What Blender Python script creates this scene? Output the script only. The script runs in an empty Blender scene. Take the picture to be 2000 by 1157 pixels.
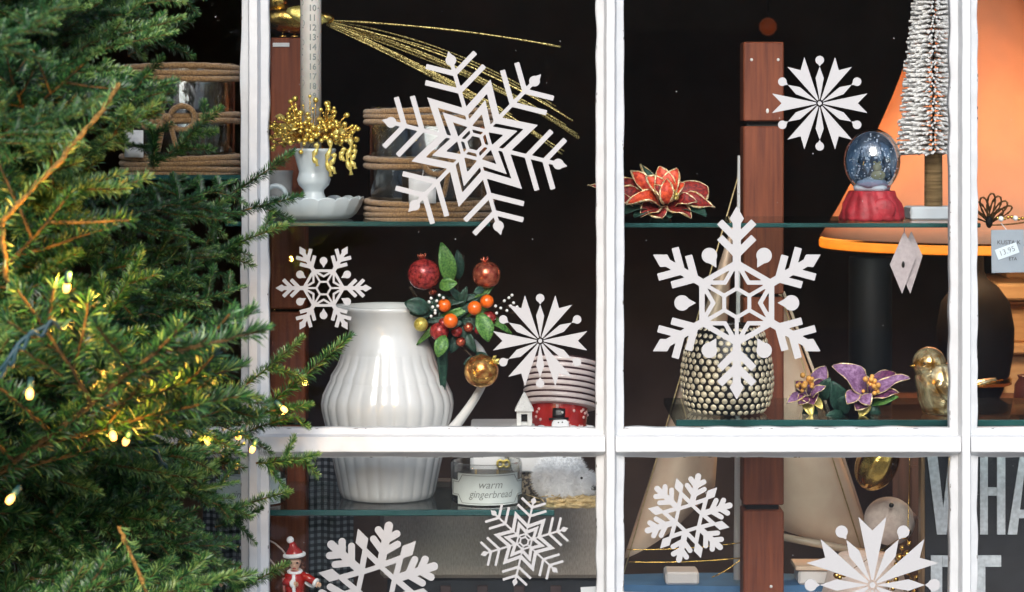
import bpy, bmesh, math, random
import numpy as np
from mathutils import Vector, Matrix, Quaternion

R = random.Random(11)
PI = math.pi
# ------------------------------------------------------------------ viewpoint
S0, D, H, EYE = 1 / 1500.0, 3.0, 250.0, 1.55     # metres per photo pixel at the glass, distance, horizon row, eye height
def u(y): return (D + y) / D * S0
def W(px, py, y): return Vector(((px - 1000) * u(y), y, EYE + (H - py) * u(y)))
def rowz(z, y): return H - (z - EYE) / u(y)

sc = bpy.context.scene
COL = sc.collection
cam = bpy.data.cameras.new('camera')
camo = bpy.data.objects.new('camera', cam); COL.objects.link(camo)
camo.location = (0, -D, EYE); camo.rotation_euler = (PI / 2, 0, 0)
cam.lens = 81.0; cam.sensor_width = 36.0
cam.shift_y = -(578.5 - H) / 2000.0
cam.clip_start = 0.05; cam.clip_end = 400
cam.dof.use_dof = True; cam.dof.focus_distance = 3.07; cam.dof.aperture_fstop = 11.0
sc.camera = camo

SUN_EL, SUN_AZ = 31, 5          # degrees; azimuth measured to the left behind the viewer
wd = bpy.data.worlds.new('World'); sc.world = wd; wd.use_nodes = True
nt = wd.node_tree
sky = nt.nodes.new('ShaderNodeTexSky'); sky.sky_type = 'NISHITA'; sky.sun_disc = False
sky.sun_elevation = math.radians(SUN_EL); sky.sun_rotation = math.radians(180 + SUN_AZ)
sky.air_density = 1.0; sky.dust_density = 2.0; sky.ozone_density = 1.0
bg = nt.nodes['Background']; bg.inputs['Strength'].default_value = 0.15
nt.links.new(sky.outputs[0], bg.inputs['Color'])
sl = bpy.data.lights.new('sun', 'SUN'); sl.energy = 1.5; sl.angle = math.radians(28); sl.color = (1, .985, .965)
so = bpy.data.objects.new('sun', sl); COL.objects.link(so)
sd = Vector((-math.sin(math.radians(SUN_AZ)) * math.cos(math.radians(SUN_EL)), -math.cos(math.radians(SUN_AZ)) * math.cos(math.radians(SUN_EL)), math.sin(math.radians(SUN_EL))))
so.rotation_euler = sd.to_track_quat('Z', 'Y').to_euler(); so.location = (-2, -6, 6)
sc.view_settings.view_transform = 'Standard'; sc.view_settings.look = 'None'
sc.view_settings.exposure = 0.95; sc.view_settings.gamma = 1; sc.view_settings.use_curve_mapping = False
sc.render.engine = 'CYCLES'
sc.cycles.max_bounces = 10; sc.cycles.transparent_max_bounces = 40; sc.cycles.transmission_bounces = 8
sc.cycles.caustics_reflective = False; sc.cycles.caustics_refractive = False
sc.cycles.sample_clamp_indirect = 6
sc.cycles.use_denoising = True

# ------------------------------------------------------------------ materials
def lin(c): return tuple((x / 12.92 if x <= .04045 else ((x + .055) / 1.055) ** 2.4) for x in [v / 255 for v in c])
MATS = {}
def M(name, col, rough=.5, metal=0, var=.15, vs=30, bump=0, bs=300, coat=0, col2=None, stretch=(1, 1, 1), emit=0, sheen=0, sss=0, spec=.5, bd=.002, detail=6, ramp=(.35, .65)):
    if name in MATS: return MATS[name]
    m = bpy.data.materials.new(name); m.use_nodes = True; MATS[name] = m
    t = m.node_tree; n = t.nodes; L = t.links; b = n['Principled BSDF']
    tc = n.new('ShaderNodeTexCoord'); mp = n.new('ShaderNodeMapping'); mp.inputs['Scale'].default_value = stretch
    L.new(tc.outputs['Object'], mp.inputs[0])
    ns = n.new('ShaderNodeTexNoise'); ns.inputs['Scale'].default_value = vs; ns.inputs['Detail'].default_value = detail
    L.new(mp.outputs[0], ns.inputs['Vector'])
    r = n.new('ShaderNodeValToRGB'); r.color_ramp.elements[0].position = ramp[0]; r.color_ramp.elements[1].position = ramp[1]
    c2 = col2 or tuple(min(1, c * (1 + var)) for c in col); c1 = col if col2 else tuple(c * (1 - var) for c in col)
    r.color_ramp.elements[0].color = (*c1, 1); r.color_ramp.elements[1].color = (*c2, 1)
    L.new(ns.outputs[0], r.inputs[0]); L.new(r.outputs[0], b.inputs['Base Color'])
    b.inputs['Roughness'].default_value = rough; b.inputs['Metallic'].default_value = metal
    b.inputs['Coat Weight'].default_value = coat; b.inputs['Coat Roughness'].default_value = .06
    b.inputs['Specular IOR Level'].default_value = spec
    b.inputs['Sheen Weight'].default_value = sheen
    if sss: b.inputs['Subsurface Weight'].default_value = sss; b.inputs['Subsurface Scale'].default_value = .004
    if emit:
        b.inputs['Emission Color'].default_value = (*col, 1); b.inputs['Emission Strength'].default_value = emit
    if bump:
        nb = n.new('ShaderNodeTexNoise'); nb.inputs['Scale'].default_value = bs; nb.inputs['Detail'].default_value = 4
        L.new(mp.outputs[0], nb.inputs['Vector'])
        bp = n.new('ShaderNodeBump'); bp.inputs['Strength'].default_value = bump; bp.inputs['Distance'].default_value = bd
        L.new(nb.outputs[0], bp.inputs['Height']); L.new(bp.outputs[0], b.inputs['Normal'])
    return m

def glitter(name, col, col2, scale=900, rough=.28, metal=.9, amount=1.0):
    m = M(name, col, rough, metal, col2=col2, vs=scale * .5)
    t = m.node_tree; n = t.nodes; L = t.links; b = n['Principled BSDF']
    tc = n.new('ShaderNodeTexCoord'); v = n.new('ShaderNodeTexVoronoi'); v.inputs['Scale'].default_value = scale
    L.new(tc.outputs['Object'], v.inputs['Vector'])
    bp = n.new('ShaderNodeBump'); bp.inputs['Strength'].default_value = amount; bp.inputs['Distance'].default_value = .002
    sx = n.new('ShaderNodeSeparateColor'); L.new(v.outputs['Color'], sx.inputs[0])
    L.new(sx.outputs[0], bp.inputs['Height']); L.new(bp.outputs[0], b.inputs['Normal'])
    return m

def thin_glass(name, tint=(1, 1, 1), gloss=1.0, rough=0.0, ior=1.45, base=0.0):
    m = bpy.data.materials.new(name); m.use_nodes = True
    t = m.node_tree; n = t.nodes; L = t.links; n.remove(n['Principled BSDF'])
    tr = n.new('ShaderNodeBsdfTransparent'); tr.inputs[0].default_value = (*tint, 1)
    gl = n.new('ShaderNodeBsdfGlossy'); gl.inputs['Roughness'].default_value = rough
    lw = n.new('ShaderNodeLayerWeight'); lw.inputs[0].default_value = .5
    pw = n.new('ShaderNodeMath'); pw.operation = 'POWER'; pw.inputs[1].default_value = 4.0
    L.new(lw.outputs['Facing'], pw.inputs[0])
    ma = n.new('ShaderNodeMath'); ma.operation = 'MULTIPLY_ADD'; ma.inputs[1].default_value = .8 * gloss; ma.inputs[2].default_value = .04 * gloss + base
    L.new(pw.outputs[0], ma.inputs[0])
    mx = n.new('ShaderNodeMixShader'); L.new(ma.outputs[0], mx.inputs[0]); L.new(tr.outputs[0], mx.inputs[1]); L.new(gl.outputs[0], mx.inputs[2])
    L.new(mx.outputs[0], n['Material Output'].inputs[0])
    return m

def wood(name, c1, c2, rough=.5, coat=.2, sx=1, sy=1, sz=.06, scale=160):
    return M(name, c1, rough, col2=c2, vs=scale, stretch=(sx, sy, sz), coat=coat, bump=.12, bs=scale * 1.2, bd=.001, ramp=(.3, .7))

WHITE = M('white_gloss_paint', (.59, .605, .61), .4, var=.05, vs=40, bump=.45, bs=90, bd=.0012, coat=.1)
STICK = M('white_sticker', (.43, .428, .432), .6, var=.01)
GLASS = thin_glass('window_glass', (.97, .98, .98), .55)
SHELFG = thin_glass('shelf_glass', (.86, .93, .92), 1.0, .02, base=.03)
GBERRY = M('gold_berry', (.86, .62, .14), .24, .75, var=.2, vs=200)
EDGEG = M('green_glass_edge', (.02, .075, .07), .15, var=.3, vs=40, coat=1, stretch=(.2, 1, 1))
CLEAR = thin_glass('clear_glass', (.93, .95, .95), 1.6, .03)
CERAM = M('glazed_ceramic', (.63, .63, .62), .25, var=.03, coat=.6, vs=20)
MILK = M('milk_white_enamel', (.62, .68, .70), .3, var=.03, coat=.4, vs=20)
POSTW = wood('red_brown_post_wood', (.115, .022, .007), (.23, .055, .017), .65, .0)
DARKW = wood('dark_brown_wood', (.02, .009, .006), (.04, .018, .010), .7, .0)
CABW = wood('walnut_cabinet_wood', (.07, .027, .012), (.14, .055, .028), .55, .1)
PALEW = wood('pale_mantel_wood', (.50, .31, .15), (.62, .42, .22), .6, .05, sx=.06, sz=1)
GOLD = M('polished_gold', (.75, .48, .12), .22, 1, var=.25, vs=60, bump=.3, bs=220)
GOLDG = glitter('gold_glitter', (.74, .53, .07), (1.0, .88, .34), 1100, .38, .6)
TAILG = glitter('gold_tinsel_painted_sparkle', (.10, .05, .008), (1.0, .84, .32), 1300, .35, .6)  # sparkle painted into the colour as dark brown and bright yellow flecks
TAILG.node_tree.nodes['Color Ramp'].color_ramp.elements[0].position = .42; TAILG.node_tree.nodes['Color Ramp'].color_ramp.elements[1].position = .58
PALEG = glitter('champagne_metal', (.88, .70, .40), (1.0, .94, .76), 250, .3, .4, .25)
BLACKM = M('black_lacquer', (.012, .010, .008), .35, var=.2)
ROPE = M('jute_rope', (.19, .095, .032), .95, col2=(.42, .24, .095), vs=420, bump=.9, bs=700, sheen=.3, bd=.003)
PAPER = M('white_paper', (.70, .70, .70), .8, var=.03)
GREYC = M('grey_card', (.30, .34, .38), .8, var=.06)
MAUVE = M('mauve_felt_card', (.42, .36, .36), .9, var=.08, vs=200)
INK = M('black_ink', (.05, .05, .055), .8, var=.1)
GINK = M('grey_ink', (.22, .24, .23), .8, var=.1)
REDP = M('red_lacquer', (.42, .018, .014), .25, var=.15, coat=.5, vs=60)
REDV = glitter('red_velvet', (.09, .004, .006), (.34, .022, .014), 500, .6, .1, .6)
ORV = glitter('orange_velvet', (.40, .022, .012), (.80, .10, .03), 400, .5, .1, .5)
PURV = glitter('purple_velvet', (.15, .055, .15), (.34, .19, .34), 500, .6, .05, .5)
DPURV = glitter('plum_velvet', (.06, .01, .05), (.18, .04, .12), 500, .6, .05, .5)
LEAFG = glitter('glittered_green_leaf', (.02, .11, .02), (.13, .27, .05), 700, .45, .1, .5)
LEAFD = glitter('dark_green_leaf', (.006, .03, .02), (.02, .07, .045), 500, .5, .1, .5)
FRED = glitter('sugared_red_fruit', (.10, .003, .005), (.44, .045, .04), 420, .25, .15, .35)
FORA = M('orange_fruit', (.80, .13, .006), .3, var=.15, vs=60, coat=.5)
FYEL = glitter('olive_gold_fruit', (.35, .26, .03), (.6, .5, .12), 500, .3, .4, .4)
FGOLD = glitter('copper_gold_bauble', (.45, .13, .03), (.9, .55, .16), 260, .2, .85, .45)
FCOP = glitter('copper_red_bauble', (.30, .03, .02), (.75, .22, .12), 260, .22, .7, .45)
WBERRY = M('white_bead', (.75, .75, .72), .3, var=.05)
STEM = M('brown_stem', (.05, .03, .015), .8, var=.2)
SKIN = M('painted_skin', (.74, .47, .33), .5, var=.06, sss=.1)
HAIR = M('brown_hair', (.10, .03, .012), .5, var=.3, vs=300, bump=.5, bs=600)
FURW = M('white_fur', (.95, .96, .97), .9, var=.02, sheen=.3, spec=.1)
PLASTER = M('white_plaster', (.74, .74, .72), .8, var=.06, vs=200, bump=.5, bs=500)
LINEN = M('taupe_linen', (.42, .36, .30), .95, col2=(.56, .49, .42), vs=600, bump=.6, bs=1200, stretch=(1, 1, .25), detail=3)
SAIL = M('beige_sailcloth', (.76, .55, .40), .9, col2=(.82, .63, .47), vs=30, bump=.2, bs=1400)
HULLW = M('white_hull_paint', (.78, .74, .72), .5, var=.06)
HULLB = M('blue_hull_paint', (.09, .22, .42), .5, var=.1)
SNOWRED = M('carved_red_resin', (.36, .02, .03), .55, var=.25, vs=80, bump=.5, bs=200)
BARK = M('brown_bark', (.09, .05, .025), .9, col2=(.2, .12, .06), vs=60, bump=1, bs=120, stretch=(1, 1, .4))
FINESTEM = M('brown_green_twig', (.05, .032, .01), .85, col2=(.16, .09, .022), vs=60)
GOLDSTEM = M('golden_brown_twig', (.13, .065, .012), .85, col2=(.34, .19, .04), vs=300, bump=.8, bs=500)
CABLE = M('teal_cable', (.012, .05, .06), .45, var=.2)
BULB = M('warm_bulb', (1, .50, .13), .3, var=.02, emit=1.7)
DARKROOM = M('dark_room_paint', (.13, .088, .072), .9, var=.45, vs=2.0, spec=.1)
BRONZE = M('dark_bronze', (.006, .0045, .004), .7, 0, var=.2, spec=.15)
GREYV = M('smoked_vase', (.003, .003, .003), .6, var=.1, spec=.3)
TRUNKT = M('twine_wrapped_trunk', (.14, .085, .03), .9, col2=(.30, .19, .08), vs=90, stretch=(.2, .2, 3), bump=.8, bs=200)
TINSEL = glitter('white_tinsel', (.80, .77, .74), (.95, .94, .92), 1500, .4, .0, .3)
STRAW = M('straw', (.50, .36, .16), .9, col2=(.70, .55, .30), vs=200, bump=.4, bs=300)
DOVE = M('blush_felt', (.60, .46, .40), .95, col2=(.72, .58, .51), vs=120, bump=.5, bs=500, sheen=.3)
SIGNB = M('black_signboard', (.012, .012, .014), .7, var=.3, vs=50)
SIGNL = M('chalky_white_letter', (.42, .44, .46), .85, col2=(.58, .61, .63), vs=160, bump=.3, bs=300)
STONE = M('grey_paving', (.36, .35, .34), .85, var=.2, vs=9, bump=.5, bs=60)
RENDER = M('cream_render', (.42, .40, .36), .9, var=.1, vs=8, bump=.5, bs=120)
TEAW = M('wax', (.6, .55, .45), .5, var=.05)

def gingham():
    m = bpy.data.materials.new('gingham_check'); m.use_nodes = True; t = m.node_tree; n = t.nodes; L = t.links; b = n['Principled BSDF']
    tc = n.new('ShaderNodeTexCoord'); sx = n.new('ShaderNodeSeparateXYZ'); L.new(tc.outputs['Object'], sx.inputs[0])
    outs = []
    for k in (0, 2):
        a = n.new('ShaderNodeMath'); a.operation = 'MULTIPLY'; a.inputs[1].default_value = 2 * PI / .0096; L.new(sx.outputs[k], a.inputs[0])
        s = n.new('ShaderNodeMath'); s.operation = 'SINE'; L.new(a.outputs[0], s.inputs[0])
        g = n.new('ShaderNodeMath'); g.operation = 'GREATER_THAN'; g.inputs[1].default_value = 0.0; L.new(s.outputs[0], g.inputs[0]); outs.append(g)
    ad = n.new('ShaderNodeMath'); ad.operation = 'ADD'; L.new(outs[0].outputs[0], ad.inputs[0]); L.new(outs[1].outputs[0], ad.inputs[1])
    dv = n.new('ShaderNodeMath'); dv.operation = 'MULTIPLY'; dv.inputs[1].default_value = .5; L.new(ad.outputs[0], dv.inputs[0])
    r = n.new('ShaderNodeValToRGB'); r.color_ramp.interpolation = 'CONSTANT'
    r.color_ramp.elements[0].color = (.016, .02, .026, 1); r.color_ramp.elements[1].position = .4; r.color_ramp.elements[1].color = (.05, .058, .07, 1)
    e = r.color_ramp.elements.new(.9); e.color = (.22, .24, .26, 1)
    L.new(dv.outputs[0], r.inputs[0]); L.new(r.outputs[0], b.inputs['Base Color']); b.inputs['Roughness'].default_value = .9
    return m
GINGHAM = gingham()

def needle_mat():
    m = bpy.data.materials.new('spruce_needles'); m.use_nodes = True; t = m.node_tree; n = t.nodes; L = t.links; b = n['Principled BSDF']
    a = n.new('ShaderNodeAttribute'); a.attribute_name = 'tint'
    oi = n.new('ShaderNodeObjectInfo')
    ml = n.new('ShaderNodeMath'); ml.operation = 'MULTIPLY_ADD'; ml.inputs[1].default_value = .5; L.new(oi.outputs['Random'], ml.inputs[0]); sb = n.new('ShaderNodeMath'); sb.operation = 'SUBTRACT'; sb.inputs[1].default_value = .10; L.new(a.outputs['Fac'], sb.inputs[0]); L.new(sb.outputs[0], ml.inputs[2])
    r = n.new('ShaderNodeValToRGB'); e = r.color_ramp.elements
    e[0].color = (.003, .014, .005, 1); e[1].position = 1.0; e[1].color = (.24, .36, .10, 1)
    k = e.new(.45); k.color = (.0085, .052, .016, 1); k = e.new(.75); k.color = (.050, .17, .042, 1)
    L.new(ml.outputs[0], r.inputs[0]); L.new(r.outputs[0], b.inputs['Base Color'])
    b.inputs['Roughness'].default_value = .36
    return m
NEEDLE = needle_mat()

def shade_mat(name, dcol, tcol, f):
    m = bpy.data.materials.new(name); m.use_nodes = True; t = m.node_tree; n = t.nodes; L = t.links; n.remove(n['Principled BSDF'])
    tc = n.new('ShaderNodeTexCoord'); ns = n.new('ShaderNodeTexNoise'); ns.inputs['Scale'].default_value = 25; ns.inputs['Detail'].default_value = 8
    L.new(tc.outputs['Object'], ns.inputs['Vector'])
    r = n.new('ShaderNodeValToRGB'); r.color_ramp.elements[0].position = .3; r.color_ramp.elements[1].position = .7
    r.color_ramp.elements[0].color = (*[c * .86 for c in tcol], 1); r.color_ramp.elements[1].color = (*tcol, 1)
    L.new(ns.outputs[0], r.inputs[0])
    d = n.new('ShaderNodeBsdfDiffuse'); d.inputs[0].default_value = (*dcol, 1)
    tr = n.new('ShaderNodeBsdfTranslucent'); L.new(r.outputs[0], tr.inputs[0])
    mx = n.new('ShaderNodeMixShader'); mx.inputs[0].default_value = f
    L.new(d.outputs[0], mx.inputs[1]); L.new(tr.outputs[0], mx.inputs[2]); L.new(mx.outputs[0], n['Material Output'].inputs[0])
    return m
SHADE = shade_mat('peach_lampshade_fabric', (.66, .46, .33), (.78, .47, .28), .5)
HEM = shade_mat('amber_shade_hem', (.75, .44, .12), (1, .62, .18), .6)

# ------------------------------------------------------------------ builders
def wloc(o):
    v = Vector((0, 0, 0))
    while o: v += o.location; o = o.parent
    return v

class B:
    def __init__(s): s.bm = bmesh.new(); s.mi = 0; s.sm = True
    def face(s, vs, sm=None):
        try:
            f = s.bm.faces.new(vs); f.material_index = s.mi; f.smooth = s.sm if sm is None else sm
            return f
        except ValueError: pass
    def v(s, p): return s.bm.verts.new(p)
    def grid(s, rows, cu=False, cv=False):
        g = [[s.v(p) for p in r] for r in rows]
        n, m = len(g), len(g[0])
        for i in range(n if cu else n - 1):
            for j in range(m if cv else m - 1):
                a, b, c, d = g[i][j], g[i][(j + 1) % m], g[(i + 1) % n][(j + 1) % m], g[(i + 1) % n][j]
                s.face([a, b, c, d])
        return g
    def box(s, c, size, bev=0, rot=None):
        hx, hy, hz = [q / 2 for q in size]; vs = []
        b = min(bev, hx * .9, hy * .9, hz * .9)
        for sx in (-1, 1):
            for sy in (-1, 1):
                for sz in (-1, 1):
                    pts = [(sx * hx, sy * hy, sz * hz)] if b <= 0 else [(sx * (hx - b), sy * (hy - b), sz * hz), (sx * (hx - b), sy * hy, sz * (hz - b)), (sx * hx, sy * (hy - b), sz * (hz - b))]
                    for p in pts:
                        p = Vector(p)
                        if rot: p = rot @ p
                        vs.append(s.v(p + Vector(c)))
        r = bmesh.ops.convex_hull(s.bm, input=vs)
        for f in r['geom']:
            if isinstance(f, bmesh.types.BMFace): f.material_index = s.mi; f.smooth = False
        return s
    def lathe(s, c, prof, n=32, mod=None, k=1.0, rot=None, cap=True):
        c = Vector(c); rows = []
        for (r, z) in prof:
            row = []
            for i in range(n):
                a = 2 * PI * i / n; rr, zz = (r, z) if mod is None else mod(r, z, a)
                p = Vector((rr * k * math.cos(a), rr * k * math.sin(a), zz * k))
                if rot: p = rot @ p
                row.append(c + p)
            rows.append(row)
        g = s.grid(rows, cv=True)
        if cap:
            if prof[0][0] > 1e-6: s.face(list(reversed(g[0])), False)
            if prof[-1][0] > 1e-6: s.face(g[-1], False)
        return s
    def tube(s, pts, rad, n=8, closed=False):
        pts = [Vector(p) for p in pts]; m = len(pts)
        rads = rad if isinstance(rad, (list, tuple)) else [rad] * m
        rows = []; prev = None
        for i, p in enumerate(pts):
            a = pts[(i - 1) % m] if (closed or i > 0) else p
            b = pts[(i + 1) % m] if (closed or i < m - 1) else p
            t = (b - a).normalized() if (b - a).length > 1e-9 else Vector((0, 0, 1))
            if prev is None:
                q = Vector((0, 0, 1)) if abs(t.z) < .9 else Vector((1, 0, 0)); nn = t.cross(q).normalized()
            else:
                nn = prev - t * prev.dot(t)
                nn = nn.normalized() if nn.length > 1e-9 else t.orthogonal().normalized()
            prev = nn; bb = t.cross(nn)
            rows.append([p + (nn * math.cos(2 * PI * j / n) + bb * math.sin(2 * PI * j / n)) * rads[i] for j in range(n)])
        g = s.grid(rows, cu=closed, cv=True)
        if not closed:
            s.face(list(reversed(g[0])), False); s.face(g[-1], False)
        return s
    def ball(s, c, r, nu=14, nv=9, sc=(1, 1, 1), rot=None, mod=None):
        c = Vector(c); rows = []
        for i in range(nv + 1):
            th = PI * i / nv; row = []
            if i in (0, nv):
                p = Vector((0, 0, r * sc[2] * math.cos(th)))
                if rot: p = rot @ p
                rows.append([s.v(c + p)]); continue
            for j in range(nu):
                a = 2 * PI * j / nu
                q = Vector((math.sin(th) * math.cos(a), math.sin(th) * math.sin(a), math.cos(th)))
                f = mod(q) if mod else 1
                p = Vector((q.x * sc[0], q.y * sc[1], q.z * sc[2])) * r * f
                if rot: p = rot @ p
                row.append(s.v(c + p))
            rows.append(row)
        for i in range(nv):
            a, b = rows[i], rows[i + 1]
            for j in range(nu):
                k = (j + 1) % nu
                if len(a) == 1: s.face([a[0], b[j], b[k]])
                elif len(b) == 1: s.face([a[j], b[0], a[k]])
                else: s.face([a[j], b[j], b[k], a[k]])
        return s
    def prism(s, poly, y0, y1):
        """poly: list of (x, z) world; extruded from y0 (front) to y1"""
        a = [s.v((x, y0, z)) for x, z in poly]; b = [s.v((x, y1, z)) for x, z in poly]
        s.face(a, False); s.face(list(reversed(b)), False)
        n = len(poly)
        for i in range(n): s.face([a[i], b[i], b[(i + 1) % n], a[(i + 1) % n]], False)
        return s
    def sheet(s, base, tip, nrm, width, curl=.15, cup=.2, nl=8, nw=5, shape=None, ruffle=0, seed=0):
        """a leaf or petal from base to tip; returns its outline"""
        base, tip, nrm = Vector(base), Vector(tip), Vector(nrm)
        ax = tip - base; L = ax.length; ax.normalize(); sd = nrm.cross(ax).normalized(); nn = ax.cross(sd).normalized()
        rows = []; o1 = []; o2 = []
        for i in range(nl + 1):
            t = i / nl; w = (shape(t) if shape else math.sin(PI * min(1, t * .93 + .05)) ** .8) * width
            row = []
            for j in range(nw):
                q = j / (nw - 1) * 2 - 1
                h = curl * L * (4 * t * (1 - t)) + cup * w * q * q + ruffle * L * math.sin(seed + 9 * t + 2.3 * q) * abs(q)
                row.append(base + ax * (L * t) + sd * (w * q) + nn * h)
            rows.append(row); o1.append(row[0]); o2.append(row[-1])
        s.grid(rows)
        return o1 + list(reversed(o2))
    def obj(s, name, mats, parent=None, solid=0, recalc=True):
        if recalc: bmesh.ops.recalc_face_normals(s.bm, faces=s.bm.faces)
        me = bpy.data.meshes.new(name)
        if parent is not None:
            off = wloc(parent); bmesh.ops.translate(s.bm, vec=-off, verts=s.bm.verts)
        s.bm.to_mesh(me); s.bm.free()
        for m in (mats if isinstance(mats, (list, tuple)) else [mats]): me.materials.append(m)
        o = bpy.data.objects.new(name, me); COL.objects.link(o)
        if parent is not None: o.parent = parent
        if solid:
            md = o.modifiers.new('solid', 'SOLIDIFY'); md.thickness = solid; md.offset = 0
        return o

def own_origin(o, p):
    """give a top-level mesh its own origin at p"""
    p = Vector(p); o.data.transform(Matrix.Translation(-p)); o.location = p
    return o
def tag(o, label=None, cat=None, group=None, kind=None):
    if label: o['label'] = label
    if cat: o['category'] = cat
    if group: o['group'] = group
    if kind: o['kind'] = kind
    return o
def thing(name, label, cat, loc, group=None):
    o = bpy.data.objects.new(name, None); COL.objects.link(o); o.location = loc; o.empty_display_size = .02
    return tag(o, label, cat, group)
def copy_tree(o, parent=None):
    c = o.copy(); COL.objects.link(c)
    if parent is not None: c.parent = parent
    for ch in list(o.children): copy_tree(ch, c)
    return c
def link_part(mesh, name, parent, loc, rot=None, scale=None):
    o = bpy.data.objects.new(name, mesh); COL.objects.link(o); o.parent = parent
    o.location = Vector(loc) - wloc(parent)
    if rot is not None: o.rotation_mode = 'QUATERNION'; o.rotation_quaternion = rot
    if scale is not None: o.scale = scale if isinstance(scale, (tuple, list, Vector)) else (scale,) * 3
    return o
def mesh_of(b, name, mats):
    o = b.obj(name, mats); me = o.data; bpy.data.objects.remove(o); return me

def text_verts(body, size, spacing=1.0, shear=0.0, bold=0.0):
    cu = bpy.data.curves.new('txt', 'FONT'); cu.body = body; cu.size = size; cu.align_x = 'CENTER'; cu.align_y = 'CENTER'
    cu.resolution_u = 3; cu.shear = shear; cu.space_character = spacing; cu.offset = bold
    o = bpy.data.objects.new('txt', cu); COL.objects.link(o)
    dg = bpy.context.evaluated_depsgraph_get(); dg.update()
    me = bpy.data.meshes.new_from_object(o.evaluated_get(dg))
    vs = [tuple(v.co) for v in me.vertices]; fs = [tuple(p.vertices) for p in me.polygons]
    bpy.data.objects.remove(o); bpy.data.curves.remove(cu); bpy.data.meshes.remove(me)
    return vs, fs
def add_text(b, body, size, place, **k):
    """place(x, z) -> world point"""
    vs, fs = text_verts(body, size, **k)
    q = [b.v(place(x, z)) for x, z, _ in vs]
    for f in fs: b.face([q[i] for i in f], False)

def bez(p0, p1, p2, n=12):
    p0, p1, p2 = Vector(p0), Vector(p1), Vector(p2)
    return [p0 * (1 - t) ** 2 + p1 * 2 * t * (1 - t) + p2 * t * t for t in [i / n for i in range(n + 1)]]

# ================================================================== THE SETTING
def struct(b, name, m): return tag(b.obj(name, m), kind='structure')
PLAT = W(0, 1330, .3).z
def slab(name, m, c, s, bev=0): b = B(); b.box(c, s, bev); return struct(b, name, m)
slab('pavement', STONE, (0, -14.98, -.10), (60, 30, .2))
ZB, ZT = .46, 2.12          # bottom and top of the shop window
XL, XR = W(-223, 0, 0).x, W(2600, 0, 0).x
# facade round the window
b = B()
b.box(((XL - 3) / 2 - .01, .12, 1.9), (abs(XL + 3) , .2, 3.8))
fac = thing('shop_facade', 'cream rendered shop wall round the white window', 'wall', (0, .12, 0))
for nm, c, s in (('wall', (XL - 1.5, .12, 1.9), (3, .2, 3.8)), ('wall', (XR + 1.5, .12, 1.9), (3, .2, 3.8)),
                 ('wall', ((XL + XR) / 2, .12, ZB / 2 - .02), (XR - XL - .004, .2, ZB - .04)), ('wall', ((XL + XR) / 2, .12, (ZT + 3.8) / 2 + .03), (XR - XL - .004, .2, 3.8 - ZT - .06))):
    q = B(); q.box(c, s); q.obj(nm, RENDER, fac)
b.bm.free()
slab('shop_floor', DARKW, (.3, 1.61, .05), (5.6, 2.78, .1))
slab('shop_ceiling', DARKROOM, (.3, 1.61, 2.65), (5.6, 2.78, .1))
slab('shop_back_wall', DARKROOM, (.3, 3.05, 1.35), (5.6, .1, 2.5))
slab('shop_side_wall', DARKROOM, (-2.45, 1.61, 1.35), (.1, 2.78, 2.5))
slab('shop_side_wall', DARKROOM, (3.05, 1.61, 1.35), (.1, 2.78, 2.5))
slab('display_platform', DARKW, (.3, .33, (PLAT + .1) / 2 ), (3.2, .56, PLAT - .102), .003)

opp = thing('opposite_building', 'ochre stucco building across the street mirrored faintly in the panes', 'building', (0, -15, 0))
for nm, m, c, sz in (('wall', M('ochre_stucco', (.50, .37, .27), .9, var=.1, vs=4), (0, -15, 2.7), (34, .6, 5.4)), ('roof', DARKW, (0, -15.6, 5.55), (34.6, 2, .28))):
    q = B(); q.box(c, sz); q.obj(nm, m, opp)
for i in range(10):
    for zc_ in (1.4, 4.0):
        q = B(); q.box((-13.5 + 3 * i, -14.69, zc_), (1.3, .04, 1.8)); q.obj('window', M('dark_pane', (.34, .26, .20), .6), opp)
# ================================================================== WINDOW
win = thing('shop_window', 'white painted multi pane shop window with thick glossy glazing bars', 'window', (0, 0, ZB))
RW = random.Random(5)
def wob(seed, amp, f=1.0):
    ph = [RW.uniform(0, 6.28) for _ in range(6)]; fr = [RW.uniform(8, 120) * f for _ in range(6)]
    return lambda t: amp * sum(math.sin(fr[i] * t + ph[i]) * (1.0 if i < 3 else .6) for i in range(6)) / 3
PROF = [(-27, .010), (-27, -.003), (-25.5, -.0045), (-14, -.0080), (-12.5, -.0085), (-9, -.0190), (-7.5, -.0215), (7.5, -.0215), (9, -.0190), (12.5, -.0085), (14, -.0080), (26, -.0045), (27.5, -.003), (27.5, .010)]
MUL = (-195, 498, 1191, 1881, 2572)
for px in MUL:
    rows = []; fl, fr_ = wob(0, .0011), wob(0, .0011); fc = wob(0, .0003)
    n = 260
    for i in range(n + 1):
        z = ZB + (ZT - ZB) * i / n; row = []
        for j, (dx, y) in enumerate(PROF):
            x = (px - 1000 + dx) * S0
            if j <= 2: x += fl(z)
            elif j >= len(PROF) - 3: x += fr_(z)
            else: x += fc(z); y += fc(z + .3) * .6
            row.append((x, y, z))
        rows.append(row)
    q = B(); q.sm = False; q.grid(rows); q.obj('mullion', WHITE, win)
BARS = {865: 29, -290: 29}
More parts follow.
